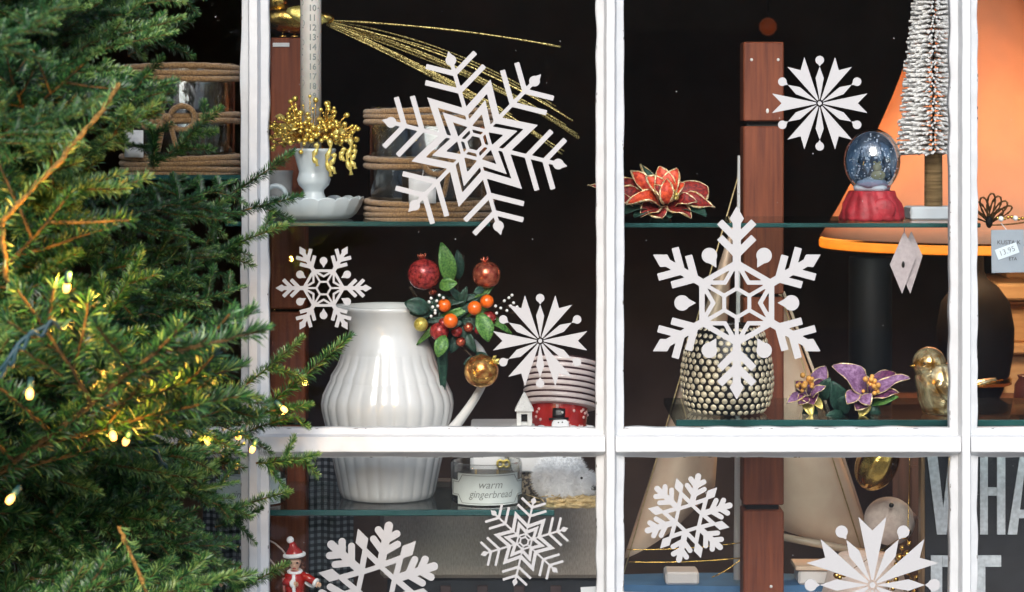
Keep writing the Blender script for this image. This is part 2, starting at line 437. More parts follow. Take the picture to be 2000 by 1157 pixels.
for pyc in (865, -290):
    BP = [(30, .010), (30, -.0015), (28, -.0035), (18, -.0075), (15, -.0185), (-12, -.0205), (-14, -.0200), (-26.5, -.0030), (-28, -.002), (-28, .010)]
    for a, c in zip(MUL[:-1], MUL[1:]):
        rows = []; ft, fb = wob(0, .0009), wob(0, .0011); fc = wob(0, .00025)
        x0, x1 = (a + 10 - 1000) * S0, (c - 10 - 1000) * S0; n = 140
        for i in range(n + 1):
            x = x0 + (x1 - x0) * i / n; row = []
            for j, (dz, y) in enumerate(BP):
                z = EYE + (H - pyc + dz) * S0
                if j <= 1: z += ft(x)
                elif j >= len(BP) - 3: z += fb(x)
                else: z += fc(x)
                row.append((x, y, z))
            rows.append(row)
        q = B(); q.sm = False; q.grid(rows); q.obj('glazing_bar', WHITE, win)
zbars = [ZB + .03, EYE + (H - 865) * S0, EYE + (H + 290) * S0, ZT - .03]
for i in range(4):
    for k in range(3):
        x0, x1 = (MUL[i] - 1000) * S0 + .004, (MUL[i + 1] - 1000) * S0 - .004
        z0, z1 = zbars[k] + .004, zbars[k + 1] - .004
        q = B(); q.box(((x0 + x1) / 2, .0015, (z0 + z1) / 2), (x1 - x0, .003, z1 - z0)); q.obj('pane', GLASS, win)
RD = random.Random(31); q = B(); q.sm = False
for i in range(90):
    p = W(RD.uniform(260, 1990), RD.uniform(10, 1150), -.0004); q.ball(p, RD.uniform(.0003, .0008), 6, 4, (1, .3, RD.uniform(.7, 1.4)))
tag(q.obj('dust_specks', M('grey_dust', (.42, .41, .40), .95), win), kind='stuff')
q = B(); q.sm = False
for i in range(150):
    mx_ = RD.choice(MUL[1:4]); sd_ = RD.choice((-1, 1))
    if i < 90: p = W(mx_ + sd_ * RD.uniform(24, 27.5), RD.uniform(0, 1157), 0); p.y = -.0046; e = (RD.uniform(.4, 1), .35, RD.uniform(1, 5))
    else: p = W(RD.uniform(530, 1990), RD.choice((837, 838, 892.5)), 0); p.y = -.0036; e = (RD.uniform(1, 6), .35, RD.uniform(.4, .9))
    q.ball(p, .0007, 6, 4, e)
tag(q.obj('paint_chips', M('bare_wood_grime', (.10, .09, .08), .95, var=.3), win), kind='stuff')
for nm, c, s in (('window_head', ((XL + XR) / 2, 0, ZT + .028), (XR - XL, .09, .06)), ('window_sill', ((XL + XR) / 2, -.02, ZB - .004), (XR - XL + .1, .16, .05)),
                 ('jamb', (XL + .006, .0, (ZB + ZT) / 2), (.03, .07, ZT - ZB)), ('jamb', (XR - .006, .0, (ZB + ZT) / 2), (.03, .07, ZT - ZB))):
    q = B(); q.box(c, s, .004); q.obj(nm, WHITE, win)

# ================================================================== SNOWFLAKE STICKERS
def flake_mesh(kind, n=230):
    xs = np.linspace(-1.06, 1.06, n + 1); X, Y = np.meshgrid(xs, xs, indexing='xy')
    r = np.hypot(X, Y); ang = np.degrees(np.arctan2(Y, X))
    a = (ang + 30) % 60 - 30; x = r * np.cos(np.radians(a)); y = np.abs(r * np.sin(np.radians(a)))
    c30, s30 = math.cos(PI / 6), math.sin(PI / 6)
    x3 = x * c30 + y * s30; y3 = np.abs(-x * s30 + y * c30)        # frame of the bisector
    def seg(ax, ay, dx_, dy_, l, hw, rnd=False):
        dx, dy = x - ax, y - ay; t = dx * dx_ + dy * dy_; s = np.abs(-dx * dy_ + dy * dx_)
        if rnd:
            tc = np.clip(t, 0, l); return np.hypot(dx - tc * dx_, dy - tc * dy_) - hw
        return np.maximum(s - hw, np.maximum(-t, t - l))
    def segd(ax, ay, deg, l, hw, rnd=False): return seg(ax, ay, math.cos(math.radians(deg)), math.sin(math.radians(deg)), l, hw, rnd)
    def line(p, q, hw):
        d = (q[0] - p[0], q[1] - p[1]); L = math.hypot(*d)
        return np.abs((x - p[0]) * d[1] - (y - p[1]) * d[0]) / L - hw
    def arm(r0, r1, hw): return np.maximum(y - hw, np.maximum(r0 - x, x - r1))
    def pol(rr, dg): return (rr * math.cos(math.radians(dg)), rr * math.sin(math.radians(dg)))
    hexd = x * c30 + y * s30
    def ring(rv, hw): return np.abs(hexd - rv * c30) - hw
    def drop(px_, py_, cr, tip, X_, Y_):
        d1 = np.hypot(X_ - px_, Y_) - cr
        lo, hi = (px_, tip) if tip > px_ else (tip, px_)
        t = (X_ - px_) / (tip - px_); w = cr * .96 * (1 - t) ** .9 if False else cr * (1 - np.clip(t, 0, 1))
        d2 = np.maximum(np.abs(Y_) - w, np.maximum(-t, t - 1) * abs(tip - px_))
        return np.minimum(d1, d2)
    if kind == 1:
        parts = [arm(.30, .9, .021), drop(.90, 0, .056, 1.0, x, y), segd(.565, 0, 60, .37, .027), segd(.755, 0, 60, .31, .027),
                 line((.335, 0), pol(.61, 30), .036), line((.205, 0), pol(.39, 30), .033), ring(.175, .018), ring(.098, .017), arm(.09, .34, .015)]
    elif kind == 2:
        parts = [arm(.38, .85, .042), np.maximum(y - (.075 - np.abs(x - .87) * .075 / np.where(x > .87, .13, .11)), -1 * np.ones_like(x)),
                 segd(.50, 0, 45, .25, .038), segd(.66, 0, 45, .25, .038), ring(.415, .028),
                 np.abs(x * .5 + y * math.sin(PI / 3) - .21) - .022, ring(.150, .02), arm(.14, .42, .02), drop(.565, 0, .08, .42, x3, y3)]
        parts[5] = np.maximum(parts[5], hexd - .37)
    elif kind == 3:
        sp = np.maximum(np.maximum(y3 - x3 * math.tan(math.radians(11.6)), x3 - (.80 + y3 * .98)), .075 - x3)
        w = np.where(x < .53, (x - .06) * .085 / .47, (.77 - x) * .085 / .24)
        dm = np.maximum(y - w, np.maximum(.07 - x, x - .77))
        parts = [sp, dm, drop(.905, 0, .09, .77, x, y), r - .042]
    else:
        dm = np.maximum(y3 / .1 + np.abs(x3 - .70) / .19 - 1, -1) * .09
        parts = [segd(.27, 0, 0, .64, .062, True), segd(.50, 0, 48, .25, .052, True), segd(.69, 0, 48, .19, .055, True), dm,
                 np.maximum(line((.30, 0), pol(.54, 30), .043), x3 - .60), ring(.285, .04)]
    f = parts[0]
    for p in parts[1:]: f = np.minimum(f, p)
    if kind == 4: f = np.maximum(f, .245 * c30 - hexd)
    vs = []; idx = {}; faces = []
    F = f
    def vert(key, p):
        if key not in idx: idx[key] = len(vs); vs.append((p[0], 0, p[1]))
        return idx[key]
    for i in range(n):
        for j in range(n):
            co = ((i, j), (i, j + 1), (i + 1, j + 1), (i + 1, j)); fv = [F[q] for q in co]
            if min(fv) >= 0: continue
            poly = []
            for k in range(4):
                A, Bq = co[k], co[(k + 1) % 4]; fa, fb = fv[k], fv[(k + 1) % 4]
                if fa < 0: poly.append(vert(A, (xs[A[1]], xs[A[0]])))
                if (fa < 0) != (fb < 0):
                    t = fa / (fa - fb); key = (min(A, Bq), max(A, Bq))
                    poly.append(vert(key, (xs[A[1]] + (xs[Bq[1]] - xs[A[1]]) * t, xs[A[0]] + (xs[Bq[0]] - xs[A[0]]) * t)))
            if len(poly) >= 3: faces.append(poly)
    me = bpy.data.meshes.new('snowflake_sticker'); me.from_pydata(vs, [], faces); me.materials.append(STICK)
    bm = bmesh.new(); bm.from_mesh(me)
    bmesh.ops.dissolve_limit(bm, angle_limit=.02, verts=bm.verts, edges=bm.edges)
    bmesh.ops.triangulate(bm, faces=bm.faces)
    geo = bmesh.ops.extrude_face_region(bm, geom=list(bm.faces))
    bmesh.ops.translate(bm, vec=(0, .004, 0), verts=[g for g in geo['geom'] if isinstance(g, bmesh.types.BMVert)])
    bmesh.ops.recalc_face_normals(bm, faces=bm.faces); bm.to_mesh(me); bm.free()
    return me
FL = {k: flake_mesh(k) for k in (1, 2, 3, 4)}
for kind, px, py, rad, rot, lab in (
        (1, 927, 280, 187, 46, 'large nested star snowflake sticker on the pane in front of the rope wrapped jar'),
        (1, 1024, 1058, 90, 17, 'small nested star snowflake sticker low on the pane below the white furry ornament'),
        (2, 632, 563, 94, 0, 'small lattice snowflake sticker on the pane just above the rim of the white jug'),
        (2, 1439, 592, 189, 30, 'large lattice snowflake sticker on the pane over the studded candle holder'),
        (3, 1055, 666, 92, 30, 'small starburst snowflake sticker on the pane over the striped tin'),
        (3, 1601, 202, 93, 30, 'small starburst snowflake sticker on the pane beside the top of the wooden post'),
        (3, 1704, 1143, 133, 0, 'large starburst snowflake sticker cut by the bottom edge in front of the blush bird'),
        (4, 1345, 1012, 92, 17, 'small branching snowflake sticker with diamond points on the pane over the model sailboat'),
        (4, 735, 1143, 130, 18, 'large branching snowflake sticker with diamond points at the bottom beside the red doll')):
    o = bpy.data.objects.new('snowflake_sticker', FL[kind]); COL.objects.link(o)
    o.location = W(px, py, -.0016); o.scale = (rad * S0, .12, rad * S0); o.rotation_euler = (0, -math.radians(rot), 0)
    tag(o, lab, 'sticker', 'white snowflake stickers on the window panes')

# ================================================================== GLASS SHELVES AND POSTS
def shelf(px0, px1, pyf, y0, y1, th, lab):
    p0, p1 = W(px0, pyf, y0), W(px1, pyf, y0); cx = (p0.x + p1.x) / 2; w = p1.x - p0.x
    t = thing('glass_shelf', lab, 'shelf', (cx, (y0 + y1) / 2, p0.z - th), 'glass shelves in the shop window')
    q = B(); q.box((cx, (y0 + y1) / 2 + .002, p0.z - th / 2), (w, y1 - y0 - .004, th)); q.obj('sheet', SHELFG, t)
    q = B(); q.box((cx, y0 - .0005, p0.z - th / 2), (w, .004, th), .0012); q.obj('front_edge', EDGEG, t)
    return p0.z
ZL1 = shelf(440, 957, 433, .065, .30, .0065, 'upper left glass shelf under the scalloped candlestick and rope jar')
ZL2 = shelf(505, 1083, 996, .055, .30, .008, 'lower left glass shelf under the white jug and scented candle')
ZR1 = shelf(1200, 1915, 436, .065, .30, .006, 'upper right glass shelf under the snow globe and red flower')
ZR2 = shelf(1320, 2150, 820, .055, .30, .009, 'lower right glass shelf under the purple flowers and studded holder')
ZL0 = shelf(130, 476, 342, .07, .33, .007, 'far left glass shelf behind the fir tree under a rope jar')
ZL3 = shelf(150, 700, 1262, .04, .30, .008, 'bottom left glass shelf under the red coated dolls')

def post(px0, px1, segs, lab, y0=.315, d=.05):
    x0, x1 = W(px0, 0, y0).x, W(px1, 0, y0).x
    t = thing('wooden_post', lab, 'post', ((x0 + x1) / 2, y0 + d / 2, PLAT), 'wooden shelf posts')
    for (a, c) in segs:
        za, zc = W(0, a, y0).z, W(0, c, y0).z
        za_ = za
        q = B(); q.box(((x0 + x1) / 2, y0 + d / 2, (za + zc) / 2), (x1 - x0, d, za - zc), .0018); q.obj('block', POSTW, t)
    q = B(); q.box(((x0 + x1) / 2, y0 + d / 2 + .006, (W(0, segs[0][0] + 8, y0).z + PLAT) / 2), (x1 - x0 - .012, d - .016, W(0, segs[0][0] + 8, y0).z - PLAT)); q.obj('core', BLACKM, t)
    return t
zend = rowz(PLAT, .315) - 1
lpost = post(528, 597, [(74, 604), (610, 826), (832, zend)], 'red brown wooden post beside the white jug with a gold bird on top')
rpost = post(1452, 1531, [(82, 237), (247, 575), (581, 987), (998, zend)], 'red brown wooden post with dark slots left of the lamp')
q = B(); q.box(W(549, 88, .314), (.024, .0012, .006), .001); q.obj('paper_scrap', PAPER, lpost)
for sx, sy in ((1499, 217), (1468, 117), (1520, 117), (1506, 1146)):
    q = B(); q.ball(W(sx, sy, .3145), .0022, 8, 6, (1, .4, 1.6 if sy == 217 else 1)); q.obj('nail', WBERRY, rpost)

# ================================================================== WHITE JUG
yj = .165; k = u(yj); cj = Vector((W(757, 0, yj).x, yj, ZL2))
jug = thing('ceramic_jug', 'large white fluted ceramic jug holding a spray of fruit', 'jug', cj)
prof = [(0.1, 0), (84, 0), (90, 3), (94, 14), (101, 50), (108, 85), (116, 125), (123, 155), (128, 178), (129, 192), (126, 210), (117, 230), (106, 252), (98, 270), (93, 285), (91, 293), (90, 295), (90, 298), (84, 312), (78, 328), (75, 343), (76, 356), (81, 370), (87, 381), (89.5, 386), (89, 390), (86, 391), (82, 386), (75, 368), (70, 345), (74, 320), (85, 292), (110, 250), (120, 200), (100, 100), (80, 12), (.1, 10)]
prof = [(r, z * .955) for r, z in prof]
def jm(r, z, a):
    f = 1
    if z < 294 and r > 84:
        s = min(1, max(0, (294 - z) / 40)) * min(1, z / 10 + .2)
        f = 1 + .014 * s * (abs(math.sin(a * 13)) ** .7 * 1.6 - 1)
    d = (a - PI + PI) % (2 * PI) - PI
    lift = max(0, (z - 335) / 55) ** 1.3
    r2 = r * f + 24 * lift * math.exp(-(d / .30) ** 2)
    return r2, z + 3 * lift * math.exp(-(d / .4) ** 2)
def jm2(r, z, a): return jm(r, z, (a - PI) % (2 * PI) if False else (a + PI) % (2 * PI))
q = B(); q.lathe(cj, prof, 208, jm, k); q.obj('jug_body', CERAM, jug)
pts = [cj + Vector((dx * k, dy * k, dz * k * .955)) for dx, dy, dz in ((108, -30, 120), (128, -34, 142), (150, -36, 172), (172, -36, 205), (190, -32, 238), (196, -20, 268), (185, 0, 300), (155, 15, 325), (115, 15, 338), (78, 8, 345))]
q = B(); q.tube(pts, [k * w for w in (13, 11, 9.5, 8.5, 8, 8, 8, 9, 10, 11)], 12); h = q.obj('handle', CERAM, jug)
h.modifiers.new('s', 'SUBSURF').render_levels = 1

# ------------------------------------------------------------------ fruit spray in the jug
spray_t = thing('fruit_spray', 'spray of glittered red and orange fruit with green leaves beside the jug', 'decoration', W(850, 640, .16))
FR = [(828, 536, 32, FRED, .115), (950, 537, 28, FCOP, .125), (880, 627, 14.5, FORA, .10), (868, 597, 13, FORA, .115), (927, 602, 14, FORA, .10), (951, 589, 13.5, FORA, .115), (858, 648, 19, FRED, .12), (955, 622, 15, FRED, .13), (822, 634, 14, FYEL, .10), (940, 725, 34, FGOLD, .10), (866, 632, 12, FRED, .125), (892, 648, 11, FRED, .125), (905, 585, 9, FRED, .13), (845, 570, 8, FCOP, .13), (915, 640, 10, FCOP, .13), (888, 575, 8, FRED, .135), (935, 645, 9, FRED, .13), (900, 668, 10, FCOP, .13)]
anchor = W(862, 660, .16)
for px, py, r, m, y in FR:
    kk = u(y); c = W(px, py, y)
    q = B(); q.ball(c, r * kk, 22, 14, mod=(lambda p, rr=r: 1 - .10 * max(0, abs(p.z) - .75) * 4 * .6) if r > 15 else None)
    f = q.obj('fruit', m, spray_t)
    if r > 25:
        q = B()
        for i in range(6):
            a = i * PI / 3; st = (1 if m is FRED else .55)
            off = {FRED: Vector((-.1, -.1, 1)), FCOP: Vector((-.1, -.3, 1)), FGOLD: Vector((.75, -.4, .6))}[m].normalized()
            o1 = off.orthogonal().normalized(); o2 = off.cross(o1)
            e = (o1 * math.cos(a) + o2 * math.sin(a))
            q.sheet(c + off * r * kk * .93, c + off * r * kk * 1.28 + e * r * kk * .28, e, 4 * kk, .1, .2, 4, 3)
        q.obj('calyx', FCOP if m is not FGOLD else GOLDG, f, .0005)
for (x0, y0, x1, y1, w, m, yy) in ((880, 556, 862, 474, 17, LEAFG, .12), (858, 560, 893, 553, 13, LEAFG, .11), (895, 545, 893, 488, 11, LEAFD, .14), (838, 606, 790, 592, 17, LEAFD, .11), (845, 612, 800, 612, 11, LEAFD, .12), (935, 612, 954, 668, 18, LEAFG, .10), (868, 655, 855, 698, 14, LEAFG, .11),
                               *[(870 + R.gauss(0, 22), 620 + R.gauss(0, 34), 890 + R.gauss(0, 40), 620 + R.gauss(0, 45), R.uniform(6, 11), R.choice((LEAFD, LEAFD, LEAFG)), R.uniform(.13, .155)) for _ in range(26)],
                               (900, 600, 912, 560, 9, LEAFD, .13), (895, 620, 905, 665, 12, LEAFD, .14), (905, 640, 930, 690, 10, LEAFD, .14), (930, 690, 960, 705, 8, LEAFD, .13), (900, 590, 875, 560, 8, LEAFD, .13), (945, 565, 925, 572, 8, LEAFD, .11), (905, 645, 880, 690, 12, LEAFD, .145), (935, 700, 905, 712, 9, LEAFD, .13)):
    q = B(); q.sheet(W(x0, y0, yy), W(x1, y1, yy - .008), (R.uniform(-.35, .35), -1, .25), w * u(yy), .12, .35, 8, 5, ruffle=.02, seed=x0)
    q.obj('leaf', m, spray_t, .0008)
q = B()
for px, py, r, m, y in FR:
    q.tube(bez(anchor, (anchor + W(px, py, y)) / 2 + Vector((.01, .02, .01)), W(px, py, y + .006), 8), .0014, 6)
q.tube(bez(W(845, 700, .17), W(880, 640, .17), W(905, 500, .14), 10), .002, 6)
q.tube(bez(W(800, 560, .17), W(830, 600, .17), anchor, 10), .002, 6)
q.obj('stems', STEM, spray_t)
wb = [(838, 590), (845, 600), (853, 588), (858, 577), (850, 607), (842, 583), (855, 598), (866, 582), (842, 618), (850, 612), (985, 588), (994, 582), (1003, 592), (1010, 600), (978, 602), (990, 607), (968, 598), (1000, 577), (997, 598), (970, 612), (1012, 612)]
q = B()
for px, py in wb: q.ball(W(px, py, .105), 3.1 * u(.1), 8, 6)
tag(q.obj('pearl_beads', WBERRY, spray_t), kind='stuff')
q = B()
for px, py in wb: q.tube([W(px, py, .107), W(px * .6 + (860 if px < 900 else 955) * .4, py * .6 + 610 * .4, .125)], .0006, 5)
tag(q.obj('bead_wires', STEM, spray_t), kind='stuff')

# ================================================================== CANDLESTICK, ADVENT CANDLE, BERRY WREATH
yc = .165; k = u(yc); cc = Vector((W(613, 0, yc).x, yc, ZL1))
base_py = rowz(ZL1, yc)
stick = thing('candlestick', 'milk white candlestick with a scalloped saucer on the glass shelf', 'candlestick', cc)
def scal(r, z, a):
    if r > 84: return r, z + 5.5 * abs(math.sin(a * 9)) ** .6 * min(1, (r - 84) / 8)
    return r, z
q = B(); q.lathe(cc, [(.1, 0), (66, 0), (74, 2), (84, 11), (92, 24), (97, 36), (97.5, 38), (94, 37), (88, 26), (76, 15), (50, 11), (24, 12), (20, 20)], 144, scal, k); q.obj('saucer', MILK, stick)
q = B(); q.lathe(cc, [(20, 14), (24, 20), (25, 36), (20, 50), (20, 56), (30, 66), (33, 76), (30, 86), (29, 92), (33, 106), (37, 120), (42, 130), (44, 134), (42, 137), (36, 136), (27, 130), (25, 110), (.1, 108)], 48, None, k); q.obj('cup', MILK, stick)
q = B(); q.tube([cc + Vector((math.cos(a) * 20, 6, math.sin(a) * 20 + 44)) * k + Vector((-75 * k, 0, 0)) for a in [i * 2 * PI / 24 for i in range(24)]], 5 * k, 10, True); q.obj('finger_ring', MILK, stick)

candle_c = cc + Vector((-6 * k, 0, 109 * k)); rc = 20.5 * k
top = W(0, -205, yc).z
cand = thing('advent_candle', 'tall white advent candle printed with numbers 9 to 19', 'candle', candle_c)
q = B(); q.lathe(candle_c, [(.0001, 0), (rc, 0), (rc, top - candle_c.z - .003), (rc - .002, top - candle_c.z), (.0001, top - candle_c.z - .002)], 40); q.obj('wax', M('candle_wax', (.66, .63, .58), .5, var=.05, vs=70, sss=.15), cand)
q = B(); q.tube([candle_c + Vector((0, 0, top - candle_c.z - .004)), candle_c + Vector((.0005, 0, top - candle_c.z + .008))], .0008, 6); q.obj('wick', BLACKM, cand)
ri = rc + .00025
def on_cyl(cx, cy, zz, rr): return lambda x, z: Vector((cx + rr * math.sin(x / rr), cy - rr * math.cos(x / rr), zz + z))
q = B()
for nmb in range(1, 25):
    pz = W(0, 16.5 + (nmb - 10) * 19.1, yc - .014).z
    add_text(q, str(nmb), 17 * k, (lambda f: (lambda x, z: f(x * .95 + 5 * k, z)))(on_cyl(candle_c.x, candle_c.y, pz, ri)), bold=.0003)
q.obj('numerals', GINK, cand)
q = B(); RC = random.Random(3)
for i in range(34):
    pz = W(0, -190 + i * 13 + RC.uniform(-3, 3), yc).z; s = -1 if i % 4 else 1
    f = on_cyl(candle_c.x, candle_c.y, pz, ri); x0 = s * RC.uniform(14, 18) * k
    if i % 3 == 0: q.tube([f(x0 + 3.2 * k * math.cos(a), 5 * k * math.sin(a)) for a in [j * .5 - 1.6 for j in range(8)]], .0004, 5)
    else: q.ball(f(x0, 0), 1.5 * k, 6, 5, (1, .5, 1))
tag(q.obj('printed_scrolls', GINK, cand), kind='stuff')

wr = thing('berry_wreath', 'gold berry candle ring hanging over the white candlestick cup', 'wreath', cc + Vector((0, 0, 140 * k)))
RB = random.Random(21)
berry = mesh_of(B().ball((0, 0, 0), 1.0, 10, 7), 'berry', GBERRY)
sprigs = B()
for i in range(250):
    a = RB.uniform(0, 2 * PI); rr = RB.uniform(26, 84) ; 
    hgt = RB.gauss(0, 16) + (26 if rr < 48 else 0) - max(0, rr - 60) * .45
    p = cc + Vector((rr * math.cos(a) * 1.12, rr * math.sin(a) * .75, 172 + hgt)) * k + Vector((-2 * k, 0, 0))
    link_part(berry, 'berry', wr, p, None, RB.uniform(2.6, 6.4) * k)
    q0 = cc + Vector((30 * math.cos(a), 25 * math.sin(a), 150)) * k
    sprigs.tube(bez(q0, (p + q0) / 2 + Vector((0, 0, .008)), p, 4), .0006, 4)
tag(sprigs.obj('wire_sprigs', GOLD, wr), kind='stuff')
for i in range(30):
    a = RB.uniform(0, 2 * PI); rr = RB.uniform(18, 66); up = RB.uniform(-.4, .9)
    p = cc + Vector((rr * math.cos(a), rr * math.sin(a) * .8, 160 + RB.uniform(-14, 36))) * k
    d = Vector((math.cos(a), math.sin(a) * .8, up)).normalized() * RB.uniform(12, 22) * k
    q = B(); q.sheet(p, p + d, (RB.uniform(-.5, .5), -1, RB.uniform(0, .8)), RB.uniform(4, 7) * k, .15, .4, 5, 3, ruffle=.05, seed=i); q.obj('gold_leaf', GOLDG, wr, .0005)
for px, p0, p1 in ((642, 272, 345), (650, 300, 340), (682, 270, 342), (690, 292, 330), (616, 280, 325), (668, 290, 315)):
    q = B(); y = .118
    q.tube([W(px + 4 * math.sin(i * .9), p0 + (p1 - p0) * i / 9, y) for i in range(10)], [.0035 * (1 + .5 * math.sin(i * 2.1)) * u(y) * 1300 for i in range(10)], 6); q.obj('glitter_tassel', GOLDG, wr)

# small white cup behind
yq = .25; cq = Vector((W(548, 0, yq).x, yq, ZL1)); kq = u(yq)
cup = thing('white_cup', 'small grey white paper cup behind the candlestick', 'cup', cq)
q = B(); q.lathe(cq, [(.1, 0), (19, 0), (20, 2), (24, 84), (25.5, 88), (24, 89), (22.5, 84), (18, 6), (.1, 5)], 40, None, kq); q.obj('cup_body', M('grey_white_paper', (.45, .46, .48), .7, var=.06), cup)
q = B()
for i in range(4): add_text(q, ('merry', 'xmas', 'joy', 'peace')[i], 10 * kq, on_cyl(cq.x, cq.y, cq.z + (62 - 13 * i) * kq, 23.4 * kq)) if i < 0 else None
q.bm.free()

# ================================================================== ROPE JARS
def rope_band(b, c, rr, zz, nrope, rad, seed):
    rg = random.Random(seed)
    for i in range(nrope):
        z = zz + (i - (nrope - 1) / 2) * rad * 1.85; ph = rg.uniform(0, 6)
        pts = [c + Vector(((rr + rad * .8) * math.cos(a), (rr + rad * .8) * math.sin(a), z + rad * .3 * math.sin(a * 2 + ph))) for a in [j * 2 * PI / 72 for j in range(72)]]
        b.tube(pts, [rad * (1 + .10 * math.sin(j * 2.1)) for j in range(72)], 8, True)
def rope_jar(px, y, zs, rpx, hpx, lab, bowx, tagx):
    kk = u(y); c = Vector((W(px, 0, y).x, y, zs)); r = rpx * kk; h = hpx * kk
    t = thing('rope_jar', lab, 'jar', c, 'glass jars wrapped in jute rope')
    q = B(); q.lathe(c, [(.0001, .001), (r - .004, .001), (r, .005), (r, h - .004), (r - .001, h), (r - .003, h), (r - .004, h - .004), (r - .004, .008), (.0001, .006)], 64); q.obj('jar_glass', CLEAR, t)
    q = B(); q.lathe(c, [(.0001, .007), (r * .45, .007), (r * .45, h * .42), (.0001, h * .42)], 32); q.obj('candle_inside', M('brown_candle', (.05, .028, .018), .6, var=.2), t)
    for zf, nn in ((.065, 4), (.5, 2), (.91, 3)):
        q = B(); rope_band(q, c, r, h * zf, nn, .0042, int(zf * 100)); q.obj('rope_band', ROPE, t)
    q = B(); f = on_cyl(c.x, c.y, c.z, r + .006)
    bx = bowx * kk
    for s in (-1, 1):
        q.tube([f(bx + s * (6 + 30 * (1 - math.cos(a)) * .8) * kk, h * .5 + 23 * math.sin(a) * kk * (.9 if s < 0 else 1)) + Vector((0, -.008 * math.sin(a / 2), 0)) for a in [j * 2 * PI / 20 for j in range(21)]], .0040, 8)
    for s, l in ((-1, 60), (1, 52)):
        q.tube([f(bx + s * (2 + 16 * tt) * kk, h * .5 - l * kk * tt + 4 * kk * math.sin(tt * 5)) + Vector((0, -.004, 0)) for tt in [j / 10 for j in range(11)]], .0036, 8)
    q.ball(f(bx, h * .5) + Vector((0, -.004, 0)), .0068, 10, 7)
    q.obj('rope_bow', ROPE, t)
    q = B(); g = on_cyl(c.x, c.y, c.z, r + .012)
    tx = tagx * kk
    q.grid([[g(tx + dx * kk, h * .27 + dz * kk) for dx in (-26, -13, 0, 13, 26)] for dz in (-26, -8, 8, 26)]); q.obj('paper_tag', PAPER, t, .0006)
    q = B(); q.tube([g(tx, h * .27 + 24 * kk), f(tx + 4 * kk, h * .5)], .0006, 5); q.obj('tag_string', PAPER, t)
    return t
jarA = rope_jar(838, .197, ZL1, 118, 216, 'rope wrapped glass jar with bow behind the large snowflake sticker', 50, -8)
jarB = rope_jar(352, .20, ZL0, 108, 214, 'rope wrapped glass jar half hidden behind the fir tree', -8, -82)

# ================================================================== GOLD BIRD WITH TINSEL TAIL
yb = .34; kb = u(yb); bb0 = W(562, 72, yb)
bird = thing('gold_bird', 'gold bird ornament with long glittering tail standing on the left post', 'ornament', bb0)
q = B(); c = W(572, 38, yb); q.ball(c, 1, 28, 18, (62 * kb, 34 * kb, 28 * kb), Matrix.Rotation(math.radians(4), 3, 'Y')); q.ball(W(628, 36, yb), 1, 16, 10, (26 * kb, 14 * kb, 13 * kb)); q.obj('body', GOLD, bird)
q = B(); q.ball(W(542, 4, yb), 20 * kb, 20, 12); q.obj('head', GOLD, bird)
q = B(); q.lathe(W(522, 2, yb), [(5, 0), (.1, 22)], 12, None, kb, Matrix.Rotation(-PI / 2, 3, 'Y')); q.obj('beak', GOLD, bird)
q = B(); q.sheet(W(560, 20, yb - .024), W(640, 42, yb - .02), (0, -1, .3), 18 * kb, .06, -.2, 8, 5); q.obj('wing', GOLDG, bird, .001)
for px in (552, 575):
    q = B(); q.tube([W(px, 56, yb), W(px, 72, yb)], .0016, 6); q.tube([W(px - 7, 71.2, yb - .01), W(px + 7, 71.2, yb - .01)], .0014, 6); q.obj('foot', GOLD, bird)
tails = [(1095, 92, -4, 2.0), (1118, 236, -30, 1.9), (1131, 270, -26, 3.2), (1128, 262, -10, 1.4), (1110, 231, -44, 1.4), (1085, 208, -38, 1.6), (1098, 302, -8, 1.8), (1102, 296, 6, 1.4), (1060, 268, -2, 1.5), (1040, 262, 10, 1.4), (1105, 245, -20, 2.4), (1000, 225, 8, 1.8), (980, 232, 14, 1.4), (1075, 285, -4, 1.6)]
for i, (tx, ty, bow, w) in enumerate(tails):
    y1 = yb + R.uniform(-.05, .06)
    q = B(); q.tube(bez(W(638, 40 + (i % 5) * 2.5, yb), W((638 + tx) / 2 + 20, (42 + ty) / 2 + bow - 12, (yb + y1) / 2), W(tx, ty, y1), 26), [w * kb * 1.0 * (1 + .25 * R.uniform(-1, 1)) for _ in range(27)], 6); q.obj('tail_strand', TAILG, bird)

# ================================================================== TIN, HOUSE, GIFT BOXES, CANDLE, FURRY BIRD
yx = .17
bx = thing('gift_box', 'plain white gift box with gold bow behind the scented candle', 'box', Vector((W(1022, 0, yx + .06).x, yx + .06, ZL2)))
p0, p1 = W(918, 838, yx), W(1135, 838, yx)
ztop = p0.z
b_ = B(); b_.box(((p0.x + p1.x) / 2, yx + .055, (ztop + W(0, 923, yx).z) / 2), (p1.x - p0.x, .11, ztop - W(0, 923, yx).z), .002); b_.obj('lid', M('white_card', (.74, .73, .72), .7, var=.04), bx)
b_ = B(); b_.box(((p0.x + p1.x) / 2 + .02, yx + .057, (W(0, 923, yx).z + ZL2) / 2), (p1.x - p0.x - .055, .1, W(0, 923, yx).z - ZL2 - .0005), .001); b_.obj('tray', M('tweed_paper', (.06, .05, .045), .9, col2=(.36, .29, .20), vs=260, detail=1, ramp=(.45, .55)), bx)
for xa, xb in ((990, 1000), (1012, 1018)):
    b_ = B(); b_.tube([W(xa, 884, yx - .001), W(xb, 921, yx - .001)], .0012, 6); b_.obj('cord', GINK, bx)
b_ = B()
for s in (-1, 1): b_.tube([W(983 + s * 6 * (1 - math.cos(a)), 909 + 7 * math.sin(a) - 3, yx - .004) for a in [j * .6 for j in range(11)]], .0018, 6)
b_.obj('gold_bow', GOLDG, bx)
b_ = B(); RS = random.Random(8)
